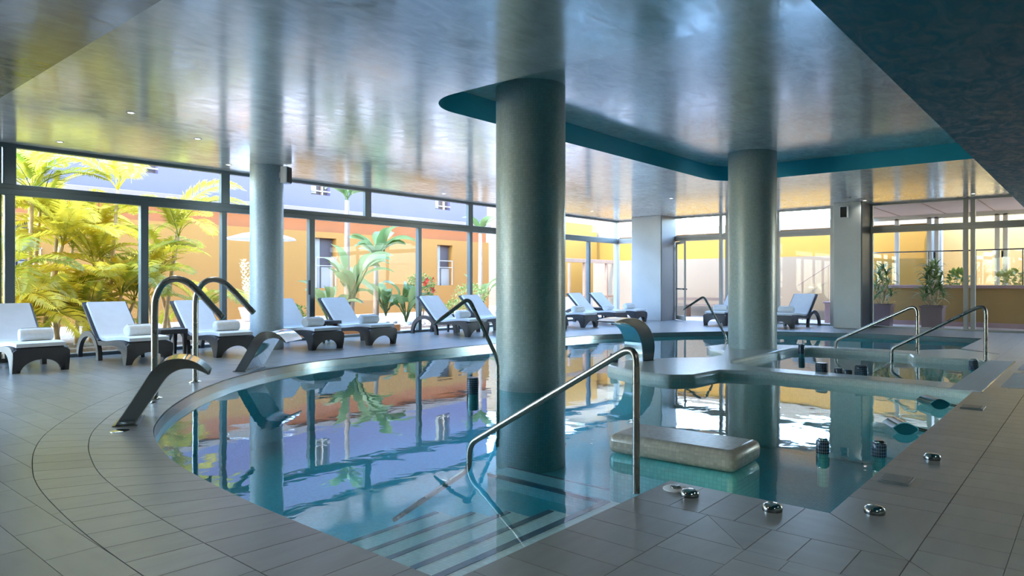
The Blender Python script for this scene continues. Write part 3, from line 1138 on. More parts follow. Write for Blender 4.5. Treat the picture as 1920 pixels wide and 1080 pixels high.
# ------------------------------------------------------------------ navy mosaic knobs, buttons, covers
def knob(x, y, z, r, h, label, cap=True):
    t = root('mosaic_jet', (x, y, z))
    MB().lathe([(r * 0.97, 0.0), (r, 0.01), (r, h - 0.012), (r * 0.88, h)], 28).obj('body', M['navy'], t, 30)
    if cap:
        MB().lathe([(r * 0.72, h - 0.002), (r * 0.72, h + 0.008), (r * 0.5, h + 0.016)], 24).obj('cap', M['chrome'], t, 30)
    MB().lathe([(r * 0.8, -0.25), (r * 0.8, 0.004)], 20).obj('post', M['basin_deep'], t, 30)
    tag(t, label, 'knob', 'navy mosaic knobs')


knob(5.57, 1.62, WZ, 0.048, 0.10, 'navy mosaic knob with steel cap in the water, left one of the near pair')
knob(5.74, 1.27, WZ, 0.052, 0.105, 'navy mosaic knob with steel cap in the water, right one of the near pair')
knob(5.9, 5.62, WZ, 0.068, 0.19, 'navy mosaic knob standing in open water left of the thick column', False)
knob(9.02, 5.98 - 0.35, -0.006, 0.062, 0.13, 'navy mosaic knob on the ledge beside the swan-neck spout', False)
knob(12.7, 4.05, -0.06, 0.055, 0.16, 'navy mosaic knob by the mosaic wall in front of the far column', True)
knob(10.02, 2.93, -0.05, 0.082, 0.15, 'tall navy mosaic knob of the left pair behind the mosaic wall', False)
knob(10.06, 2.72, -0.06, 0.055, 0.10, 'low navy mosaic knob of the left pair behind the mosaic wall', False)
knob(10.03, 2.60, -0.06, 0.055, 0.09, 'low navy mosaic knob of the right pair behind the mosaic wall', False)
knob(10.06, 2.44, -0.05, 0.082, 0.15, 'tall navy mosaic knob of the right pair behind the mosaic wall', False)
knob(11.9, 1.40, -0.06, 0.06, 0.15, 'navy mosaic knob at the white overflow grating', True)

for (x, y, lb) in ((3.62, 1.765, 'polished steel push button beside the round light ring at the notch'), (3.672, 1.321, 'polished steel push button on the deck midway along the notch edge'),
                   (3.975, 0.90, 'polished steel push button on the deck just past the front pool corner'), (5.44, 0.876, 'polished steel push button on the right deck beyond the square cover')):
    t = root('push_button', (x, y, 0))
    MB().lathe([(0.050, 0), (0.052, 0.014), (0.050, 0.02)], 28).obj('base', M['steel_dark'], t, 30)
    MB().lathe([(0.050, 0.02), (0.046, 0.031), (0.034, 0.038), (0.015, 0.04)], 28).obj('dome', M['chrome'], t, 40)
    tag(t, lb, 'push button', 'steel push buttons')
t = root('light_ring', (3.69, 1.885, 0))
MB().lathe([(0.075, 0), (0.075, 0.004), (0.068, 0.008)], 32).obj('plate', M['whiteplastic'], t, 30)
MB().lathe([(0.032, 0.008), (0.032, 0.018), (0.022, 0.024)], 24).obj('hub', M['steel'], t, 30)
tag(t, 'white round plate with a steel hub at the notch corner of the deck', 'plate')
for k, (x, y, s, lb) in enumerate(((4.73, 0.95, 0.105, 'square steel floor cover on the right deck near the front corner'), (7.95, 0.94, 0.12, 'square steel floor cover on the right deck beside the far nozzle'))):
    t = root('floor_cover', (x, y, 0), 0)
    MB().box(-s, s, -s * 0.78, s * 0.78, -0.004, 0.008).obj('frame', M['cover'], t, bevel=0.003)
    MB().box(-s * 0.86, s * 0.86, -s * 0.64, s * 0.64, 0.006, 0.0105).obj('lid', M['cover'], t, bevel=0.003)
    tag(t, lb, 'floor cover', 'square floor covers')
for (x, y, lb) in ((2.22, 6.05, 'flat round steel cap in the deck before the near water spout'), (2.92, 7.25, 'small round steel cap in the deck between spout and ladder rail'),
                   (7.75, 9.32, 'small dark cap in the far deck by the pool edge facing the loungers')):
    t = MB().lathe([(0.07, 0), (0.07, 0.003), (0.05, 0.006)], 24).obj('floor_disc', M['chrome'], None, 30)
    t.location = (x, y, 0)
    tag(t, lb, 'floor cap', 'round floor caps')


# ------------------------------------------------------------------ sun loungers
def thick(line, t):
    """closed band of thickness t on the upper side of an (x, z) line"""
    up = []
    for i in range(len(line)):
        a = Vector(line[max(0, i - 1)])
        b = Vector(line[min(len(line) - 1, i + 1)])
        d = (b - a).normalized()
        up.append((line[i][0] - d.y * t, line[i][1] + d.x * t))
    return list(line) + up[::-1]


def make_lounger(flat=False):
    t = root('sun_lounger')
    W = 0.33
    # arched foot panel
    mb = MB()

    def bulge(z):
        return -0.035 * math.sin(min(1, z / 0.32) * PI) + 0.05 * (1 - z / 0.33)
    up_, lo_ = [], []
    for k in range(17):
        a = PI * k / 16
        lo_.append((0.235 * math.cos(a), 0.175 * math.sin(a)))
        ca = math.cos(a)
        if k == 0 or k == 16:
            up_.append((W * ca, 0.0))
        else:
            yy = max(-W, min(W, 1.75 * 0.235 * ca))
            zz = 0.325 if abs(yy) < W - 0.09 else (0.325 - 0.045 * ((abs(yy) - (W - 0.09)) / 0.09) ** 2)
            if abs(ca) > 0.85:
                yy, zz = math.copysign(W, ca), 0.28 * math.sin(a) / math.sin(math.acos(0.85))
            up_.append((yy, zz))
    for dx in (0.0,):
        vs = [(bulge(z), y, z) for y, z in up_] + [(bulge(z), y, z) for y, z in lo_] + [(bulge(z) + 0.05, y, z) for y, z in up_] + [(bulge(z) + 0.05, y, z) for y, z in lo_]
        m_ = 17
        fs = []
        for k in range(16):
            fs += [(k, k + 1, m_ + k + 1, m_ + k), (2 * m_ + k, 3 * m_ + k, 3 * m_ + k + 1, 2 * m_ + k + 1),
                   (k + 1, k, 2 * m_ + k, 2 * m_ + k + 1), (m_ + k, m_ + k + 1, 3 * m_ + k + 1, 3 * m_ + k)]
        fs += [(0, m_, 3 * m_, 2 * m_), (m_ - 1, 3 * m_ - 1, 4 * m_ - 1, 2 * m_ - 1)]
        mb.add(vs, fs)
    mb.obj('foot_panel', M['rattan'], t, 50)
    rail = [(0.03, 0), (0.0, 0.18), (0.03, 0.28), (0.10, 0.325), (0.22, 0.345), (0.5, 0.335), (0.85, 0.30), (1.15, 0.30), (1.2, 0.25), (0.95, 0.235),
            (0.6, 0.255), (0.38, 0.255), (0.25, 0.21), (0.17, 0.12), (0.13, 0)]
    for s in (-1, 1):
        a, b = sorted((s * W, s * (W - 0.055)))
        MB().slab([(p.x, p.y) for p in catmull(rail, 3)], a, b).obj('leg', M['rattan'], t, 40)
        arch = []
        for k in range(17):
            an = PI - PI * k / 16
            arch.append((1.44 + 0.47 * math.cos(an) * (1.0 if an < PI / 2 else 0.92), 0.44 * math.sin(an) ** 0.85))
        arch_in = [(1.44 + 0.385 * math.cos(PI * k / 16) * (1.0 if k < 8 else 0.9), 0.355 * math.sin(PI * k / 16) ** 0.85) for k in range(17)]
        a, b = sorted((s * (W + 0.012), s * (W - 0.05)))
        MB().slab(arch + arch_in, a, b).obj('arch_leg', M['rattan'], t, 40)
    top = [(0.05, 0.31), (0.22, 0.335), (0.5, 0.325), (0.85, 0.29), (1.13, 0.295)]
    MB().slab(thick(top, 0.012), -W + 0.05, W - 0.05).obj('seat_deck', M['rattan'], t, 40)
    if flat:
        bk = [(1.10, 0.285), (1.25, 0.30), (1.88, 0.40)]
    else:
        bk = [(1.08, 0.285), (1.17, 0.325), (1.72, 0.855)]
    MB().slab(thick(bk, 0.035), -W, W).obj('back_frame', M['rattan'], t, 40)
    c = [(0.02, 0.338), (0.22, 0.35), (0.5, 0.34), (0.85, 0.305), (1.05, 0.312)]
    if flat:
        c += [(1.2, 0.338), (1.84, 0.44)]
    else:
        c += [(1.12, 0.345), (1.19, 0.40), (1.66, 0.855)]
    o = MB().slab(thick([(p.x, p.y) for p in catmull(c, 3)], 0.05), -W + 0.045, W - 0.045).obj('cushion', M['cushion'], t, bevel=0.022, seg=3)
    return t


lounge0 = make_lounger()
spots = [
    (3.01, 10.85, 90, 0.48, 'white-cushioned wicker sun lounger cut by the left picture edge, before the palms'),
    (4.36, 10.74, 91, 0.52, 'white-cushioned wicker sun lounger with rolled towel, left of the small side table by the palms'),
    (5.70, 10.72, 90, 0.46, 'white-cushioned wicker sun lounger behind the hooped ladder rails'),
    (7.36, 10.58, 90, 0.48, 'white-cushioned wicker sun lounger partly behind the slim round column'),
    (8.63, 10.60, 90, 0.46, 'white-cushioned wicker sun lounger before the tall paddle-leaf plant'),
    (11.32, 10.58, 90, 0.52, 'white-cushioned wicker sun lounger seen from the side behind the bent grab rail'),
    (12.72, 10.58, 90, 0.50, 'white-cushioned wicker sun lounger half hidden by the thick column'),
    (14.17, 10.45, 90, 0.48, 'white-cushioned wicker sun lounger almost wholly behind the thick column'),
    (15.56, 10.42, 90, 0.44, 'white-cushioned wicker sun lounger whose foot end shows just right of the thick column'),
    (17.28, 10.55, 90, 0.44, 'white-cushioned wicker sun lounger behind the swan-neck spout'),
    (18.53, 10.60, 90, 0.44, 'white-cushioned wicker sun lounger next to the square pillar by the door'),
    (18.45, 8.25, 0, 0.44, 'white-cushioned wicker sun lounger left of the far mosaic column by the door'),
    (18.50, 6.45, -4, 0.40, 'white-cushioned wicker sun lounger right of the far mosaic column, facing left'),
]
towel0 = None


def make_towel():
    t = root('rolled_towel')
    prof = []
    rr = 0.094
    mb = MB()
    L_ = 0.40
    pts = [(-L_ / 2, 0.80), (-L_ / 2 + 0.012, 0.95), (-L_ / 2 + 0.04, 1.0), (0, 1.02), (L_ / 2 - 0.04, 1.0), (L_ / 2 - 0.012, 0.95), (L_ / 2, 0.80)]
    seg = 24

    def fn(k):
        y, s = pts[k]
        return Vector((0, y, rr * 0.9)), Vector((1, 0, 0)) * rr * s * 1.08, Vector((0, 0, 1)) * rr * s * 0.92
    mb.sweep([(math.cos(2 * PI * k / seg), math.sin(2 * PI * k / seg)) for k in range(seg)], fn, len(pts))
    mb.obj('roll', M['towel'], t, 50)
    # loose outer flap and the spiral at each end
    fl = [(rr * 1.10 * math.cos(math.radians(a)), rr * 0.9 + rr * 0.95 * math.sin(math.radians(a))) for a in range(-60, 100, 16)]
    MB().slab(thick(fl, -0.008), -L_ / 2 + 0.03, L_ / 2 - 0.03).obj('flap', M['towel'], t, 50)
    for s in (-1, 1):
        sp = [(0.012 + rr * 0.055 * k * 0.16) for k in range(0, 1)]
        pts2 = []
        for k in range(40):
            a = k * 0.42
            r_ = 0.010 + 0.0016 * k
            pts2.append((r_ * math.cos(a), s * L_ / 2, rr * 0.9 + r_ * 0.88 * math.sin(a)))
        MB().tube(pts2, 0.004, 5).obj('spiral', M['towel'], t, 50)
    return t


towel_names = ['at the far left', 'by the side table near the palms', 'behind the ladder rails', 'behind the slim column', 'before the tall paddle-leaf plant', 'seen through the bent grab rail',
               'half behind the thick column', 'behind the thick column', 'just right of the thick column', 'behind the swan-neck spout', 'next to the square pillar', 'left of the far column', 'facing left at the far wall']
towel0 = make_towel()
for i, (x, y, a, ts, lb) in enumerate(spots):
    o = lounge0 if i == 0 else copy_tree(lounge0)
    o.location = (x, y, 0)
    o.rotation_euler = (0, 0, math.radians(a))
    tag(o, lb, 'sun lounger', 'sun loungers round the pool')
    tw = towel0 if i == 0 else copy_tree(towel0)
    ca, sa = math.cos(math.radians(a)), math.sin(math.radians(a))
    zc = 0.392 if ts < 0.5 else 0.386
    off = 0.06 if i < 3 else 0.0
    tw.location = (x + ca * ts + sa * off, y + sa * ts - ca * off, zc)
    tw.rotation_euler = (0, 0, math.radians(a + (8 if i % 2 else -6)))
    tag(tw, 'rolled white towel on the sun lounger ' + towel_names[i], 'towel', 'rolled towels on the loungers')


def make_table():
    t = root('side_table')
    MB().box(-0.22, 0.22, -0.22, 0.22, 0.36, 0.44).obj('table_top', M['rattan'], t, bevel=0.01)
    for sx in (-1, 1):
        for sy in (-1, 1):
            mb = MB()
            x, y = sx * 0.18, sy * 0.18
            mb.add([(x - 0.018, y - 0.018, 0), (x + 0.018, y - 0.018, 0), (x + 0.018, y + 0.018, 0), (x - 0.018, y + 0.018, 0),
                    (x - 0.03, y - 0.03, 0.36), (x + 0.03, y - 0.03, 0.36), (x + 0.03, y + 0.03, 0.36), (x - 0.03, y + 0.03, 0.36)],
                   [(3, 2, 1, 0), (4, 5, 6, 7), (0, 1, 5, 4), (1, 2, 6, 5), (2, 3, 7, 6), (3, 0, 4, 7)])
            mb.obj('leg', M['rattan'], t)
    return t


tb0 = make_table()
for i, (x, y, lb) in enumerate(((5.06, 11.75, 'small dark wicker side table behind the hooped ladder rails'), (8.22, 11.9, 'small dark wicker side table between loungers near the paddle-leaf plant'),
                                (12.05, 11.95, 'small dark wicker side table between loungers left of the thick column'), (17.92, 11.9, 'small dark wicker side table between the two loungers right of the thick column'),
                                (19.4, 7.35, 'small dark wicker side table by the far wall behind the mosaic column'))):
    o = tb0 if i == 0 else copy_tree(tb0)
    o.location = (x, y, 0)
    tag(o, lb, 'side table', 'wicker side tables')


# ------------------------------------------------------------------ speakers and downlights
def speaker(loc, rz, label):
    t = root('wall_speaker', loc, rz)
    MB().box(-0.09, 0.09, -0.13, 0.0, -0.15, 0.15).obj('housing', M['whiteplastic'], t, bevel=0.012)
    MB().box(-0.075, 0.075, -0.142, -0.128, -0.135, 0.135).obj('grille', M['black'], t, bevel=0.004)
    MB().box(-0.03, 0.03, 0.0, 0.055, -0.05, 0.05).obj('bracket', M['whiteplastic'], t)
    tag(t, label, 'speaker', 'small wall speakers')


speaker((6.83, 11.22, 3.13), math.radians(30), 'small white speaker with black grille near the top of the slim column')
speaker((19.49, 5.12, 3.04), math.radians(-90), 'small speaker with black grille on the grey square pillar')
def downlight(x, y, z, label, power=60):
    t = root('downlight', (x, y, z))
    MB().lathe([(0.036, -0.004), (0.055, -0.006), (0.058, 0.004)], 20).obj('trim_ring', M['whiteplastic'], t, 30)
    MB().lathe([(0.034, -0.0055), (0.034, 0.0)], 16).obj('lens', M['lamp'], t, 30)
    ld = bpy.data.lights.new('downlight_beam', 'SPOT')
    ld.energy = power
    ld.spot_size = math.radians(150)
    ld.spot_blend = 0.9
    ld.shadow_soft_size = 0.05
    ld.color = (0.97, 1.0, 0.95)
    lo = bpy.data.objects.new('downlight_beam', ld)
    COL.objects.link(lo)
    lo.parent = t
    lo.location = (0, 0, -0.03)
    tag(t, label, 'downlight', 'recessed downlights' if z > 3 else 'added fill lights of the dropped soffits')


for (x, y, lb) in ((3.53, 11.89, 'small recessed ceiling downlight above the palms window'), (3.49, 9.17, 'lone recessed ceiling downlight out from the palms window'),
                   (4.76, 10.09, 'recessed ceiling downlight above the second and third loungers'), (6.17, 11.9, 'recessed ceiling downlight just left of the slim column'),
                   (11.47, 11.87, 'recessed ceiling downlight left of the thick column'), (17.13, 11.46, 'recessed ceiling downlight near the far glazed corner'),
                   (19.44, 4.63, 'lit recessed ceiling downlight by the grey square pillar'), (19.59, 2.31, 'lit recessed ceiling downlight at the right end of the far windows'),
                   (15.8, 8.2, 'recessed ceiling downlight left of the far mosaic column')):
    downlight(x, y, H, lb, 5 if x > 19 else (18 if y > 11 else 40))
SOFFIT_FILL = [  # unseen lamps added to brighten the interior
    (0.6, 3.6, 'added fill light in the left dark soffit above the near pool corner'), (0.6, 7, 'added fill light in the left dark soffit above the near water spout'),
    (0.6, 10.5, 'added fill light in the left dark soffit nearest the palms window'), (-2.5, 2, 'added fill light in the left dark soffit, second row, far from the glass'),
    (-2.5, 6, 'added fill light in the left dark soffit, middle of the second row'), (-2.5, 10, 'added fill light in the left dark soffit, second row, by the glass'),
    (-6, 2, 'added fill light in the left dark soffit, back row, far from the glass'), (-6, 6, 'added fill light in the left dark soffit, middle of the back row'),
    (-6, 10, 'added fill light in the left dark soffit, back row, by the glass'), (-3, -1.5, 'added fill light in the right dark soffit nearest the back wall'),
    (1.5, -1.5, 'added fill light in the right dark soffit behind the notch corner'), (5, -1.5, 'added fill light in the right dark soffit beside the push buttons'),
    (9, -1.5, 'added fill light in the right dark soffit beside the whirlpool'), (13, -1.5, 'added fill light in the right dark soffit beside the overflow grating'),
    (17, -1.5, 'added fill light in the right dark soffit nearest the far windows')]
for (x, y, lb) in SOFFIT_FILL:
    downlight(x, y, HS, lb, {1.5: 130, 5: 45, -3: 60}.get(x, 6) if y < 0 else 42)

# ------------------------------------------------------------------ courtyard beyond the left glazing
g = struct(MB().box(-14, 46, YA + 0.1, 34, -0.30, -0.03).obj('courtyard_ground', M['ground']))
g2 = struct(MB().box(XB + 0.1, 46, -14, YA + 0.1, -0.30, -0.03).obj('terrace_ground', M['ground']))
bed = MB()
bed.prism([(p.x, p.y) for p in catmull([(0.5, 14.0), (3, 13.7), (7, 14.0), (9.6, 14.3), (12.5, 14.1), (16, 13.9), (19.5, 14.6), (20.5, 16.5), (19.5, 19.0), (10, 19.2), (0.5, 18.8)], 4)], -0.05, 0.03)
b_ = struct(bed.obj('planting_bed', M['soil']))

rs = random.Random(11)


def pebble(mb, x, y, r):
    bmx = bmesh.new()
    bmesh.ops.create_icosphere(bmx, subdivisions=1, radius=1.0)
    sx, sy, sz = r * rs.uniform(0.8, 1.25), r * rs.uniform(0.8, 1.25), r * rs.uniform(0.5, 0.8)
    a = rs.uniform(0, PI)
    vs = []
    for v in bmx.verts:
        p = Vector((v.co.x * sx, v.co.y * sy, v.co.z * sz)) * rs.uniform(0.9, 1.1)
        vs.append((x + p.x * math.cos(a) - p.y * math.sin(a), y + p.x * math.sin(a) + p.y * math.cos(a), 0.03 + sz * 0.6 + p.z))
    mb.add(vs, [tuple(v.index for v in f.verts) for f in bmx.faces])
    bmx.free()


mb = MB()
for k in range(420):
    x = rs.uniform(1.5, 18.5)
    y = rs.gauss(14.55, 0.35)
    pebble(mb, x, max(14.2, y), rs.uniform(0.03, 0.09))
o = mb.obj('pebbles', M['stone'], None, 60)
tag(o, 'white pebbles spread along the front of the planting bed', 'pebbles', kind='stuff')
for k, (x, y, r) in enumerate(((13.1, 14.55, 0.19), (12.45, 14.5, 0.15), (13.75, 14.8, 0.17), (14.6, 14.6, 0.15), (11.9, 14.75, 0.14))):
    mb = MB()
    pebble(mb, 0, 0, r)
    o = mb.obj('white_stone', M['stone'], None, 60)
    o.location = (x, y, 0)
    tag(o, ['large white stone under the red-flowered bush', 'white stone left of the red-flowered bush', 'white stone right of the red-flowered bush', 'white stone farthest right of the red-flowered bush',
            'white stone at the foot of the paddle-leaf plant'][k], 'stone', 'white stones of the planting bed')
kb = MB().box(8.2, 11.4, 13.35, 13.55, -0.03, 0.16).obj('orange_kerb', M['orange'], None, bevel=0.01)
tag(kb, 'low orange kerb outside the glass behind the loungers', 'kerb')

# yellow building across the courtyard
bd = root('courtyard_building', (0, 22, 0))
X0, X1 = 2.6, 24.2
W1 = [(14.70, 15.65, 1.0, 2.86), (20.87, 21.80, 1.08, 2.85), (5.2, 6.1, 1.0, 2.86)]


def wall_holes(x0, x1, z0, z1, holes, y0, y1):
    mbw = MB()
    xs = x0
    for a, b, c, d in sorted(holes):
        mbw.box(xs, a, y0, y1, z0, z1)
        mbw.box(a, b, y0, y1, z0, c)
        mbw.box(a, b, y0, y1, d, z1)
        xs = b
    mbw.box(xs, x1, y0, y1, z0, z1)
    return mbw


wall_holes(X0, X1, -0.1, 3.08, W1, 0, 0.4).obj('lower_wall', M['yellow'], bd)
MB().box(X0, X1, 0.18, 0.5, 3.08, 3.72).obj('recessed_band', M['rust'], bd)
MB().box(X0, X1 + 0.05, -0.14, 0.5, 3.70, 3.94).obj('ledge', M['ledge'], bd, bevel=0.02)
W2 = [(8.21, 9.2, 4.55, 5.5), (14.63, 15.45, 4.46, 5.5), (20.87, 21.76, 4.42, 5.5)]
wall_holes(X0, X1, 3.93, 7.2, W2, 0.12, 0.5).obj('upper_wall', M['lavender'], bd)
MB().box(X0, X1 + 0.2, -0.2, 0.6, 7.2, 7.4).obj('parapet', M['ledge'], bd)
MB().box(X1 - 0.3, X1, 0.4, 6, -0.1, 3.7).obj('side_wall', M['yellow'], bd)
for (a, b, c, d) in W1:
    w = MB().box(a, b, 0.26, 0.30, c, d).obj('window', M['win_dark'], bd)
    MB().box(a, a + 0.35, 0.20, 0.255, c, d).obj('pane', M['blind'], w)
    MB().box(a + 0.40, b - 0.03, 0.18, 0.255, c, c + (d - c) * 0.42).obj('shutter', M['blind'], w)
    MB().box(a, b, -0.03, 0.0, c + (d - c) * 0.60, c + (d - c) * 0.60 + 0.03).obj('railing', M['rail'], w)
    MB().box(a, b, -0.03, 0.0, c + (d - c) * 0.44, c + (d - c) * 0.44 + 0.025).obj('railing', M['rail'], w)
    MB().box(a + 0.03, a + 0.06, -0.03, 0.0, c + 0.02, c + (d - c) * 0.62).obj('railing_post', M['rail'], w)
    MB().box(b - 0.06, b - 0.03, -0.03, 0.0, c + 0.02, c + (d - c) * 0.62).obj('railing_post', M['rail'], w)
for (a, b, c, d) in W2:
    w = MB().box(a, b, 0.30, 0.34, c, d).obj('window', M['win_dark'], bd)
    for x in (a, a + (b - a) * 0.62):
        MB().box(x, x + 0.06, 0.22, 0.30, c, d).obj('window_frame', M['brown_frame'], w)
    MB().box(a + 0.06, a + 0.3, 0.25, 0.29, c + 0.05, d).obj('pane', M['blind'], w)
    MB().box(a, b, 0.10, 0.13, c + 0.12, c + 0.16).obj('railing', M['rail'], w)
    MB().box(a + (b - a) * 0.55, a + (b - a) * 0.55 + 0.04, 0.10, 0.13, c, c + 0.6).obj('railing_post', M['rail'], w)
tag(bd, 'long yellow building with rust band and upper storey coloured in lavender sky shade across the courtyard', 'building')

# second yellow wall, cream building and pergola at the corner
yw = MB().box(21.2, 25.79, 17.0, 17.3, -0.1, 3.72).obj('garden_wall', M['yellow2'], None)
tag(yw, 'sunny yellow garden wall standing behind the pergola posts', 'wall', kind='thing')
lw = MB().box(21.4, 27, 16.4, 16.6, -0.1, 0.62).obj('low_wall', M['white_wall'], None)
tag(lw, 'low white wall at the foot of the yellow garden wall', 'wall', kind='thing')
cb = root('cream_building', (32, 20, 0))
MB().box(-4.2, 6, -1.0, 6.0, -0.1, 5.5).obj('wall', M['cream'], cb)
MB().box(-4.25, -4.2, 0.2, 1.1, 0.0, 3.1).obj('panel', M['yellow2'], cb)
MB().box(-4.4, 6.2, -1.2, 6.2, 5.5, 5.7).obj('roof', M['white_wall'], cb)
tag(cb, 'tall cream building seen past the end of the yellow wall', 'building')

pg = root('pergola', (23, 14.5, 0))
for (x, y) in ((-1.1, 0.5), (0.45, 0.5), (1.95, -0.2), (1.55, -2.9), (3.0, -1.4), (0.0, 2.0)):
    MB().box(x - 0.05, x + 0.05, y - 0.05, y + 0.05, -0.05, 2.0).obj('post', M['wood'], pg, bevel=0.006)
MB().box(-2.4, 3.1, 0.44, 0.56, 1.96, 2.10).obj('beam', M['wood'], pg, bevel=0.006)
MB().box(1.9, 2.02, -5.3, 0.6, 1.96, 2.10).obj('beam', M['wood'], pg, bevel=0.006)
MB().box(1.48, 1.6, -5.3, 0.6, 0.70, 0.80).obj('beam', M['wood'], pg, bevel=0.006)
MB().box(-1.2, 2.0, 0.46, 0.54, 0.62, 0.70).obj('beam', M['wood'], pg, bevel=0.006)
tag(pg, 'brown timber pergola of posts and beams outside the far glazed corner', 'pergola')
bn = root('terrace_bench', (23.4, 11.5, 0))
for k in range(3):
    MB().box(-0.25 + k * 0.18, -0.11 + k * 0.18, -1.4, 1.5, 0.40, 0.44).obj('slat', M['wood'], bn)
for y in (-1.2, 0.0, 1.3):
    MB().box(-0.2, 0.2, y - 0.04, y + 0.04, -0.03, 0.40).obj('leg', M['wood'], bn)
MB().box(0.30, 0.34, -1.4, 1.5, 0.55, 0.66).obj('backrest', M['wood'], bn)
tag(bn, 'low slatted timber bench outside the open glass door', 'bench')

# beyond the far wall: cream and orange walls
fw = root('terrace_wall', (24.0, 0, 0))
MB().box(0, 0.3, 5.6, 16.0, -0.1, 2.08).obj('cream_wall', M['cream'], fw)
MB().box(2.2, 2.5, 4.0, 18.0, -0.1, 3.15).obj('orange_wall', M['yellow2'], fw)
MB().box(2.1, 2.6, 4.0, 18.0, 3.15, 3.45).obj('coping', M['cream'], fw)
tag(fw, 'cream terrace wall with an orange-yellow wall rising behind it', 'wall', kind='thing')
sr = root('stair_railing', (23.6, 7.4, 0))
MB().tube([(0, 0.25, 1.12), (0, -0.75, 1.78)], 0.02, 8).obj('handrail', M['brown_frame'], sr, 40)
for y in (0.1, -0.7):
    MB().tube([(0, y, -0.03), (0, y, 1.22 - (y - 0.1) * 0.62)], 0.014, 8).obj('post', M['brown_frame'], sr, 40)
MB().box(-0.005, 0.005, -0.7, 0.1, 0.35, 1.15).obj('pane', M['glass2'], sr)
tag(sr, 'sloping stair handrail in front of the cream terrace wall', 'railing')
sp = root('stone_planter', (22.6, 6.0, 0))
MB().box(-0.25, 0.25, -0.4, 0.45, -0.03, 0.56).obj('body', M['coping'], sp, bevel=0.01)
MB().box(-0.29, 0.29, -0.44, 0.49, 0.56, 0.62).obj('rim', M['coping'], sp, bevel=0.01)
tag(sp, 'pink stone planter box behind the lounger at the far wall', 'planter')

# covered terrace seen through the right-hand windows
tc = root('terrace_canopy', (22.6, 2.0, 0))
MB().box(-2.0, 2.4, -5.5, 3.75, 3.33, 3.5).obj('ceiling_panel', M['pinkceil'], tc)
for k in range(7):
    y = -4.6 + k * 1.25
    MB().box(-1.9, 2.3, y - 0.012, y + 0.012, 3.318, 3.331).obj('joint_strip', M['brown_frame'], tc)
tag(tc, 'flat pale pink terrace canopy with thin dark joints', 'canopy', kind='thing')
ts = root('terrace_screen', (25.0, 2.0, 0))
MB().box(-0.06, 0.06, -5, 3.75, 3.20, 3.33).obj('head_rail', M['frame_light'], ts)
for y in (3.0, 2.1, 1.9, 1.15, 0.35, 0.15, -0.9, -2.2, -4.0):
    MB().box(-0.06, 0.06, y - 0.06, y + 0.06, 0.9, 3.25).obj('mullion', M['frame_light'], ts, bevel=0.006)
for y in (1.95, 0.22, -0.82):
    MB().box(-0.10, -0.06, y - 0.025, y + 0.025, 1.95, 2.15).obj('latch', M['black'], ts)
MB().box(-0.06, 0.06, -5, 3.75, 0.9, 1.0).obj('sill', M['frame_light'], ts)
MB().box(0.02, 0.03, -5, 3.0, 1.0, 3.2).obj('pane', M['glass'], ts)
tag(ts, 'row of beige window frames at the back of the covered terrace', 'window', kind='thing')
ow = root('ochre_wall', (27.0, 1.5, 0))
MB().box(0, 0.3, -6, 5, -0.1, 3.6).obj('wall', M['ochre'], ow)
MB().box(-1.5, -1.2, 2.35, 2.75, 0, 3.4).obj('grey_pier', M['pillar'], ow)
MB().box(-0.06, 0.0, -0.6, 0.3, 0, 2.1).obj('panel', M['yellow'], ow)
tag(ow, 'ochre rendered wall behind the beige terrace windows', 'wall', kind='thing')
pl = root('planter_wall', (23.0, 2.0, 0))
cur = [(0.05, 3.6), (0.0, 2.5), (-0.02, 1.2), (-0.05, 0.5), (-0.25, -0.4), (-0.6, -1.2), (-1.1, -2.2), (-1.5, -3.5)]
cp = [(p.x, p.y) for p in catmull(cur, 4)]
ip = offset(cp, 0.35)
MB().prism(cp + ip[::-1], -0.05, 1.04).obj('wall', M['ochre'], pl)
co, ci = offset(cp, -0.04), offset(cp, 0.40)
MB().prism(co + ci[::-1], 1.04, 1.13).obj('coping', M['coping'], pl, bevel=0.01)
sk = offset(cp, -0.015)
MB().prism(sk + cp[::-1], -0.03, 0.10).obj('skirting', M['coping'], pl)
tag(pl, 'curved ochre planter wall with a pink coping on the terrace', 'wall', kind='thing')
bl = root('glass_balustrade', (23.12, 2.0, 0))
bpath = [(x + 0.12, y) for x, y in cp]
MB().tube([(x, y, 2.11) for x, y in bpath], 0.018, 8).obj('top_rail', M['steel_dark'], bl, 40)
for k, (a, b) in enumerate(((0, 6), (6, 11), (11, 16), (16, 21), (21, 28))):
    b = min(b, len(bpath) - 1)
    mbp = MB()
    for i in range(a, b):
        p, q = bpath[i], bpath[i + 1]
        mbp.add([(p[0], p[1], 1.16), (q[0], q[1], 1.16), (q[0], q[1], 2.09), (p[0], p[1], 2.09)], [(0, 1, 2, 3)])
    mbp.obj('pane', M['glass2'], bl)
    MB().tube([(bpath[a][0], bpath[a][1], 0.9), (bpath[a][0], bpath[a][1], 2.1)], 0.014, 8).obj('post', M['steel_dark'], bl, 40)
    MB().box(bpath[a][0] - 0.2, bpath[a][0] - 0.1, bpath[a][1] - 0.06, bpath[a][1] + 0.06, 0.84, 0.98).obj('clamp', M['black'], bl)
tag(bl, 'glass balustrade with thin steel top rail above the planter wall', 'balustrade')


# ------------------------------------------------------------------ plants
rp = random.Random(5)


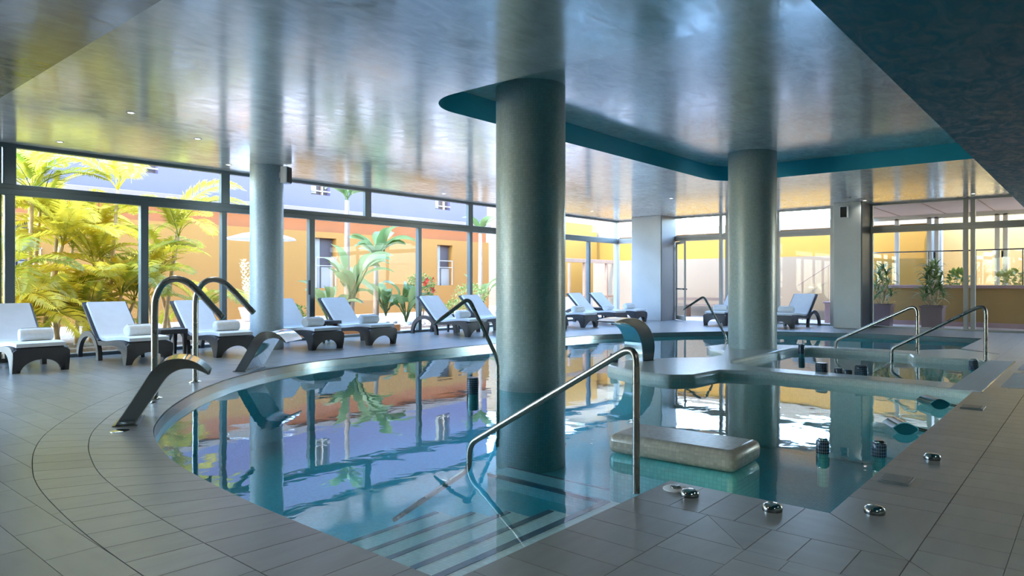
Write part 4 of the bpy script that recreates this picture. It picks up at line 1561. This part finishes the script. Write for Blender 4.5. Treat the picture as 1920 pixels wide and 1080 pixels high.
def frond_mesh(name, mat, length=1.7, width=0.42, droop=1.1, nl=26, seed=0):
    """arching pinnate leaf: midrib and paired leaflets, along +X, rising along +Z"""
    r = random.Random(seed)
    mb = MB()
    N = 12
    spine = []
    p = Vector((0, 0, 0))
    for k in range(N + 1):
        t = k / N
        ang = math.radians(68) - droop * t * 1.35
        spine.append(p.copy())
        p = p + Vector((math.cos(ang), 0, math.sin(ang))) * (length / N)
    mb.tube(spine, 0.011, 4, [1.2 - 0.9 * k / N for k in range(N + 1)])
    for k in range(nl):
        t = 0.16 + 0.82 * k / (nl - 1)
        f = t * N
        i = min(N - 1, int(f))
        o = spine[i].lerp(spine[i + 1], f - i)
        d = (spine[i + 1] - spine[i]).normalized()
        up = Vector((-d.z, 0, d.x))
        ll = width * (math.sin(PI * min(1, 0.15 + t * 0.9)) ** 0.6) * r.uniform(0.85, 1.1)
        for s in (-1, 1):
            dirv = (d * 0.75 + Vector((0, s, 0)) * 0.85 + up * 0.30).normalized()
            mid = o + dirv * ll * 0.5
            tip = o + dirv * ll + Vector((0, 0, -0.28 * ll))
            wv = (d - dirv * d.dot(dirv)).normalized() * 0.019
            mb.add([o, mid + wv, mid - wv, tip], [(0, 1, 2), (1, 3, 2)])
    return mb.mesh(name, mat)


def link(name, me, parent, loc=(0, 0, 0), rot=(0, 0, 0), sc=1.0):
    o = bpy.data.objects.new(name, me)
    COL.objects.link(o)
    o.parent = parent
    o.location = loc
    o.rotation_euler = rot
    o.scale = (sc, sc, sc) if isinstance(sc, (int, float)) else sc
    return o


fronds = [frond_mesh('frond', M['palm'], 1.6, 0.46, 1.25, 40, 1), frond_mesh('frond', M['palm'], 1.9, 0.50, 1.5, 46, 2), frond_mesh('frond', M['palm2'], 1.5, 0.42, 1.0, 38, 3)]


def palm(x, y, stems, label, seed):
    r = random.Random(seed)
    t = root('areca_palm', (x, y, 0))
    for (dx, dy, h, lean, nf) in stems:
        az = r.uniform(0, 2 * PI)
        top = Vector((dx + math.cos(az) * lean, dy + math.sin(az) * lean, h))
        pts = [Vector((dx, dy, 0)), Vector((dx, dy, 0)).lerp(top, 0.5) + Vector((0, 0, 0.1)), top]
        c = catmull([tuple(q) for q in pts], 5)
        MB().tube(c, 0.042, 8, [1.15 - 0.45 * k / (len(c) - 1) for k in range(len(c))]).obj('stem', M['palm_stem'], t, 50)
        for k in range(nf):
            a = 2 * PI * k / nf + r.uniform(-0.4, 0.4)
            link('frond', r.choice(fronds), t, tuple(top), (r.uniform(-0.25, 0.25), r.uniform(-0.25, 0.45), a), r.uniform(0.75, 1.15))
    tag(t, label, 'palm', 'areca palms in the courtyard')


palm(3.9, 14.9, [(0, 0, 2.9, 0.3, 8), (0.3, 0.3, 1.9, 0.4, 8), (-0.5, -0.2, 1.2, 0.4, 8), (0.4, -0.35, 0.6, 0.3, 8), (-0.2, 0.4, 2.3, 0.3, 7), (-0.3, -0.4, 0.3, 0.2, 7)],
     'sunlit yellow-green areca palm at the left end of the courtyard windows', 21)
palm(5.4, 15.4, [(0, 0, 3.1, 0.2, 8), (0.3, 0.2, 2.1, 0.4, 8), (-0.4, 0.1, 1.5, 0.4, 8), (0.1, -0.4, 0.8, 0.3, 8), (0.5, -0.2, 1.3, 0.4, 7), (-0.4, -0.3, 0.3, 0.2, 7)],
     'sunlit areca palm clump with an orange trunk in the middle of the first window', 22)
palm(6.6, 15.6, [(0, 0, 2.2, 0.3, 8), (0.3, 0.3, 1.5, 0.4, 7), (-0.3, -0.2, 0.9, 0.4, 8), (0.4, -0.35, 0.4, 0.3, 7), (0.1, 0.2, 2.5, 0.3, 7)],
     'sunlit areca palm at the right end of the palm group, fronds reaching past the mullion', 23)
palm(4.6, 17.4, [(0, 0, 3.4, 0.3, 8), (0.5, 0.2, 2.4, 0.4, 8), (-0.5, 0.1, 1.6, 0.4, 7), (0.2, -0.3, 0.8, 0.3, 7)],
     'taller areca palm standing behind the front palms', 24)
palm(3.5, 14.75, [(0, 0, 0.35, 0.3, 9), (0.3, 0.1, 0.9, 0.35, 8), (-0.2, 0.2, 0.15, 0.2, 8)], 'low bushy palm fronds directly behind the leftmost sun lounger', 26)
palm(5.0, 14.8, [(0, 0, 0.3, 0.3, 9), (0.3, 0.1, 0.95, 0.35, 8), (-0.3, 0.1, 0.6, 0.3, 8)], 'low bushy palm fronds directly behind the second sun lounger', 27)
palm(4.2, 15.9, [(0, 0, 2.6, 0.3, 8), (0.5, 0.2, 1.9, 0.4, 8), (-0.5, 0.1, 1.3, 0.4, 8), (0.2, -0.3, 2.3, 0.3, 8)], 'dense areca palm filling the middle of the palm group', 28)
palm(1.9, 15.2, [(0, 0, 2.6, 0.3, 8), (0.3, 0.3, 1.6, 0.4, 7), (0.4, -0.35, 0.6, 0.3, 7)],
     'areca palm mostly hidden behind the left window post', 25)


def paddle_mesh(name, mat, length, width, curl, seed):
    mb = MB()
    N = 9
    r = random.Random(seed)
    p = Vector((0, 0, 0))
    rows = []
    for k in range(N + 1):
        t = k / N
        ang = math.radians(62) - curl * t
        w = width * 0.5 * (math.sin(PI * min(1.0, t * 0.94 + 0.05)) ** 0.65) * r.uniform(0.94, 1.06)
        if k == N:
            w = 0.01
        d = Vector((math.cos(ang), 0, math.sin(ang)))
        up = Vector((-d.z, 0, d.x))
        rows.append((p + Vector((0, -w, 0)) + up * w * 0.45, p.copy(), p + Vector((0, w, 0)) + up * w * 0.45))
        p = p + d * length / N
    vs = [q for row in rows for q in row]
    fs = []
    for k in range(N):
        a = k * 3
        fs += [(a, a + 1, a + 4, a + 3), (a + 1, a + 2, a + 5, a + 4)]
    mb.add(vs, fs)
    return mb.mesh(name, mat, 60)


paddles = [paddle_mesh('leaf', M['banana'], 1.0, 0.36, 0.9, 1), paddle_mesh('leaf', M['banana'], 1.2, 0.42, 1.3, 2), paddle_mesh('leaf', M['banana'], 0.85, 0.34, 0.6, 3)]


def paddle_plant(x, y, crowns, label, seed, trunk=True):
    r = random.Random(seed)
    t = root('paddle_leaf_plant', (x, y, 0))
    for (dx, dy, h, nl, sc, spread) in crowns:
        if h > 0.5:
            MB().tube([(dx * 0.5, dy * 0.5, 0), (dx * 0.8, dy * 0.8, h * 0.5), (dx, dy, h)], 0.075, 10, [1.2, 1.0, 0.8]).obj('trunk', M['banana_stem'], t, 50)
        for k in range(nl):
            a = 2 * PI * k / nl + r.uniform(-0.3, 0.3)
            pl_ = r.uniform(0.25, 0.75) * sc * spread
            out = pl_ * r.uniform(0.3, 0.6)
            base = Vector((dx, dy, max(0.0, h - 0.05)))
            tip = base + Vector((math.cos(a) * out, math.sin(a) * out, pl_))
            mid = base.lerp(tip, 0.5) + Vector((-math.cos(a), -math.sin(a), 0)) * 0.04
            st = MB().tube([base, mid, tip], 0.018 * sc + 0.004, 6).obj('leaf_stalk', M['banana'], t, 50)
            link('leaf', r.choice(paddles), t, tuple(tip), (r.uniform(-0.5, 0.5), r.uniform(-0.35, 0.45), a + r.uniform(-0.3, 0.3)), sc * r.uniform(0.75, 1.1))
    tag(t, label, 'plant', 'paddle-leaf plants in the courtyard')


paddle_plant(11.0, 15.0, [(0, 0, 3.35, 11, 0.62, 0.8), (0.1, -0.1, 0.7, 16, 0.85, 1.6), (-0.45, 0.1, 0.1, 10, 0.8, 1.3)], 'tall paddle-leaf plant with a slim bare trunk in the courtyard bed', 31)
paddle_plant(12.35, 15.5, [(0, 0, 1.75, 14, 0.8, 1.1), (0.35, 0, 0.3, 11, 0.75, 1.2)], 'second paddle-leaf plant just right of the tall slim trunk', 32)
paddle_plant(13.1, 15.1, [(0, 0, 0.1, 9, 0.75, 1.4)], 'low paddle-leaf plant beside the red-flowered bush', 33)
paddle_plant(17.6, 16.4, [(0, 0, 2.9, 9, 0.7, 0.8), (0.1, 0, 0.4, 6, 0.7, 1.2)], 'paddle-leaf plant showing left of the thick column', 34)


def bush(x, y, rx, rz_, zc, n, mat, label, flowers=0, seed=0, cat='bush', leaf=0.07):
    r = random.Random(seed)
    t = root('flowering_bush' if flowers else 'garden_bush', (x, y, 0))
    for k in range(5):
        a = 2 * PI * k / 5
        MB().tube([(0.04 * math.cos(a), 0.04 * math.sin(a), 0), (rx * 0.35 * math.cos(a), rx * 0.35 * math.sin(a), zc * 0.6), (rx * 0.6 * math.cos(a + 0.3), rx * 0.6 * math.sin(a + 0.3), zc)],
                  0.014, 6, [1.2, 1, 0.6]).obj('stem', M['palm_stem'], t, 50)
    mb = MB()
    for k in range(n):
        v = Vector((r.gauss(0, 1), r.gauss(0, 1), r.gauss(0, 1))).normalized() * (r.uniform(0.25, 1) ** 0.45)
        c = Vector((v.x * rx, v.y * rx, zc + v.z * rz_))
        d = (Vector((r.uniform(-1, 1), r.uniform(-1, 1), r.uniform(-0.6, 0.8))) + v).normalized()
        s = d.cross(Vector((0, 0, 1))).normalized() * leaf * 0.42
        L1 = leaf * r.uniform(0.8, 1.5)
        mb.add([c, c + d * L1 * 0.5 + s, c + d * L1, c + d * L1 * 0.5 - s], [(0, 1, 2, 3)])
    fo = mb.obj('foliage', mat, t)
    fo['kind'] = 'stuff'
    for k in range(flowers):
        a = r.uniform(PI, 2 * PI)
        zz = zc + r.uniform(-0.4, 0.75) * rz_
        c = Vector((math.cos(a) * rx * 0.85, math.sin(a) * rx * 0.9, zz))
        fm = MB()
        for j in range(5):
            b = 2 * PI * j / 5
            d = Vector((math.cos(b), -0.25, math.sin(b)))
            q = Vector((-math.sin(b), 0, math.cos(b))) * 0.035
            fm.add([c, c + d * 0.055 + q, c + d * 0.095, c + d * 0.055 - q], [(0, 1, 2, 3)])
        fm.obj('flower', M['flower'], t)
    tag(t, label, cat, 'bushes in the courtyard')


bush(13.65, 15.1, 0.46, 0.52, 0.95, 1100, M['bush'], 'green bush with red flowers in the courtyard bed', 6, 41)
bush(16.3, 15.6, 0.6, 0.42, 0.75, 900, M['bush'], 'rounded light green bush left of the thick column', 0, 42)
bush(15.2, 15.3, 0.35, 0.30, 0.35, 500, M['bush'], 'low loose bush behind the lounger seen from the side', 0, 43)
bush(9.55, 15.2, 0.4, 0.3, 0.35, 500, M['bush'], 'low yellow-green bush just right of the slim column', 0, 44)

# variegated column plant in a terracotta pot
ep = root('potted_spurge', (11.35, 20.6, 0))
MB().lathe([(0.20, 0), (0.29, 0.34), (0.31, 0.36), (0.31, 0.42), (0.26, 0.42), (0.25, 0.38)], 24).obj('pot', M['terracotta'], ep, 30)
for k in range(9):
    a = 2 * PI * k / 9
    mb = MB()
    lx, ly, hh = 0.22 * math.cos(a), 0.22 * math.sin(a), rp.uniform(0.9, 1.55)
    for j in range(16):
        z = 0.45 + hh * j / 16
        f = 0.35 + 0.65 * j / 16
        for b in (0, 2.1, 4.2):
            d = Vector((math.cos(b + j), math.sin(b + j), 0.9)).normalized() * 0.14
            c = Vector((lx * f, ly * f, z))
            s = d.cross(Vector((0, 0, 1))).normalized() * 0.03
            mb.add([c, c + d * 0.5 + s, c + d, c + d * 0.5 - s], [(0, 1, 2, 3)])
    mb.obj('branch', M['euphorbia'], ep)
tag(ep, 'pale upright plant in a terracotta pot against the yellow building', 'potted plant')

# white disc parasol
pa = root('garden_parasol', (9.15, 16.0, 0))
MB().lathe([(0.83, 2.27), (0.80, 2.31), (0.45, 2.42), (0.08, 2.47), (0.02, 2.48)], 32).obj('canopy', M['whiteplastic'], pa, 30)
MB().lathe([(0.03, 0.0), (0.03, 2.3)], 12).obj('pole', M['steel_dark'], pa, 30)
MB().lathe([(0.30, -0.02), (0.30, 0.04), (0.05, 0.08)], 24).obj('base', M['steel_dark'], pa, 30)
tag(pa, 'flat white round parasol in the courtyard behind the slim column', 'parasol')


# potted dracaenas on the terrace
def strap_mesh(name, length, width, droop):
    mb = MB()
    N = 6
    p = Vector((0, 0, 0))
    vs = []
    for k in range(N + 1):
        t = k / N
        ang = math.radians(58) - droop * t
        w = width * (0.6 + 0.8 * t) if t < 0.35 else width * 1.0 * (1 - t) / 0.65
        vs += [p + Vector((0, -w, 0)), p + Vector((0, w, 0))]
        p = p + Vector((math.cos(ang), 0, math.sin(ang))) * length / N
    mb.add(vs, [(2 * k, 2 * k + 1, 2 * k + 3, 2 * k + 2) for k in range(N)])
    return mb.mesh(name, M['dracaena'], 60)


straps = [strap_mesh('leaf', 0.46, 0.026, 1.7), strap_mesh('leaf', 0.40, 0.024, 1.2), strap_mesh('leaf', 0.50, 0.028, 2.1)]


def dracaena(x, y, size, ph, ntuft, zr, label, seed):
    r = random.Random(seed)
    t = root('potted_dracaena', (x, y, -0.03))
    w = size / 2
    mb = MB()
    a, b = w * 0.88, w
    mb.add([(-a, -a, 0), (a, -a, 0), (a, a, 0), (-a, a, 0), (-b, -b, ph), (b, -b, ph), (b, b, ph), (-b, b, ph)],
           [(3, 2, 1, 0), (4, 5, 6, 7), (0, 1, 5, 4), (1, 2, 6, 5), (2, 3, 7, 6), (3, 0, 4, 7)])
    mb.obj('pot', M['planter'], t, bevel=0.008)
    MB().box(-b - 0.02, b + 0.02, -b - 0.02, b + 0.02, ph - 0.05, ph).obj('rim', M['planter'], t, bevel=0.008)
    MB().box(-b + 0.03, b - 0.03, -b + 0.03, b - 0.03, ph, ph + 0.008).obj('soil', M['grout'], t)
    for k in range(ntuft):
        f = k / max(1, ntuft - 1)
        a = k * 2.4
        z = ph + 0.10 + (zr - 0.10) * f
        rad = 0.30 * (1 - 0.7 * f) * size / 0.6
        c = Vector((math.cos(a) * rad, math.sin(a) * rad, z))
        MB().tube([(c.x * 0.3, c.y * 0.3, ph - 0.02), (c.x * 0.7, c.y * 0.7, ph + (z - ph) * 0.5), c], 0.012, 6).obj('stem', M['palm_stem'], t, 50)
        for j in range(13):
            az = 2 * PI * j / 13 + r.uniform(-0.3, 0.3)
            link('leaf', r.choice(straps), t, tuple(c + Vector((0, 0, r.uniform(-0.05, 0.05)))), (r.uniform(-0.3, 0.3), r.uniform(-0.5, 0.7), az), r.uniform(0.75, 1.15))
    tag(t, label, 'potted plant', 'potted dracaenas on the terrace')


dracaena(21.75, 4.72, 0.50, 0.62, 13, 0.98, 'smaller potted strap-leaf plant in a square pink-brown pot beside the grey pillar', 51)
dracaena(21.35, 3.42, 0.52, 0.62, 19, 1.05, 'larger bushy potted strap-leaf plant in a square dark brown pot on the terrace', 52)
bushes = ((23.9, 3.2, 0.3), (23.8, 1.9, 0.35), (23.7, 1.1, 0.3))
for k, (x, y, rr) in enumerate(bushes):
    bush(x, y, rr, 0.3, 1.25, 260, M['bush'], ['leafy plant behind the glass balustrade above the larger pot', 'leafy plant behind the glass balustrade left of the window post', 'leafy plant behind the balustrade right of the window post'][k], 0, 60 + k, 'plant', 0.13)
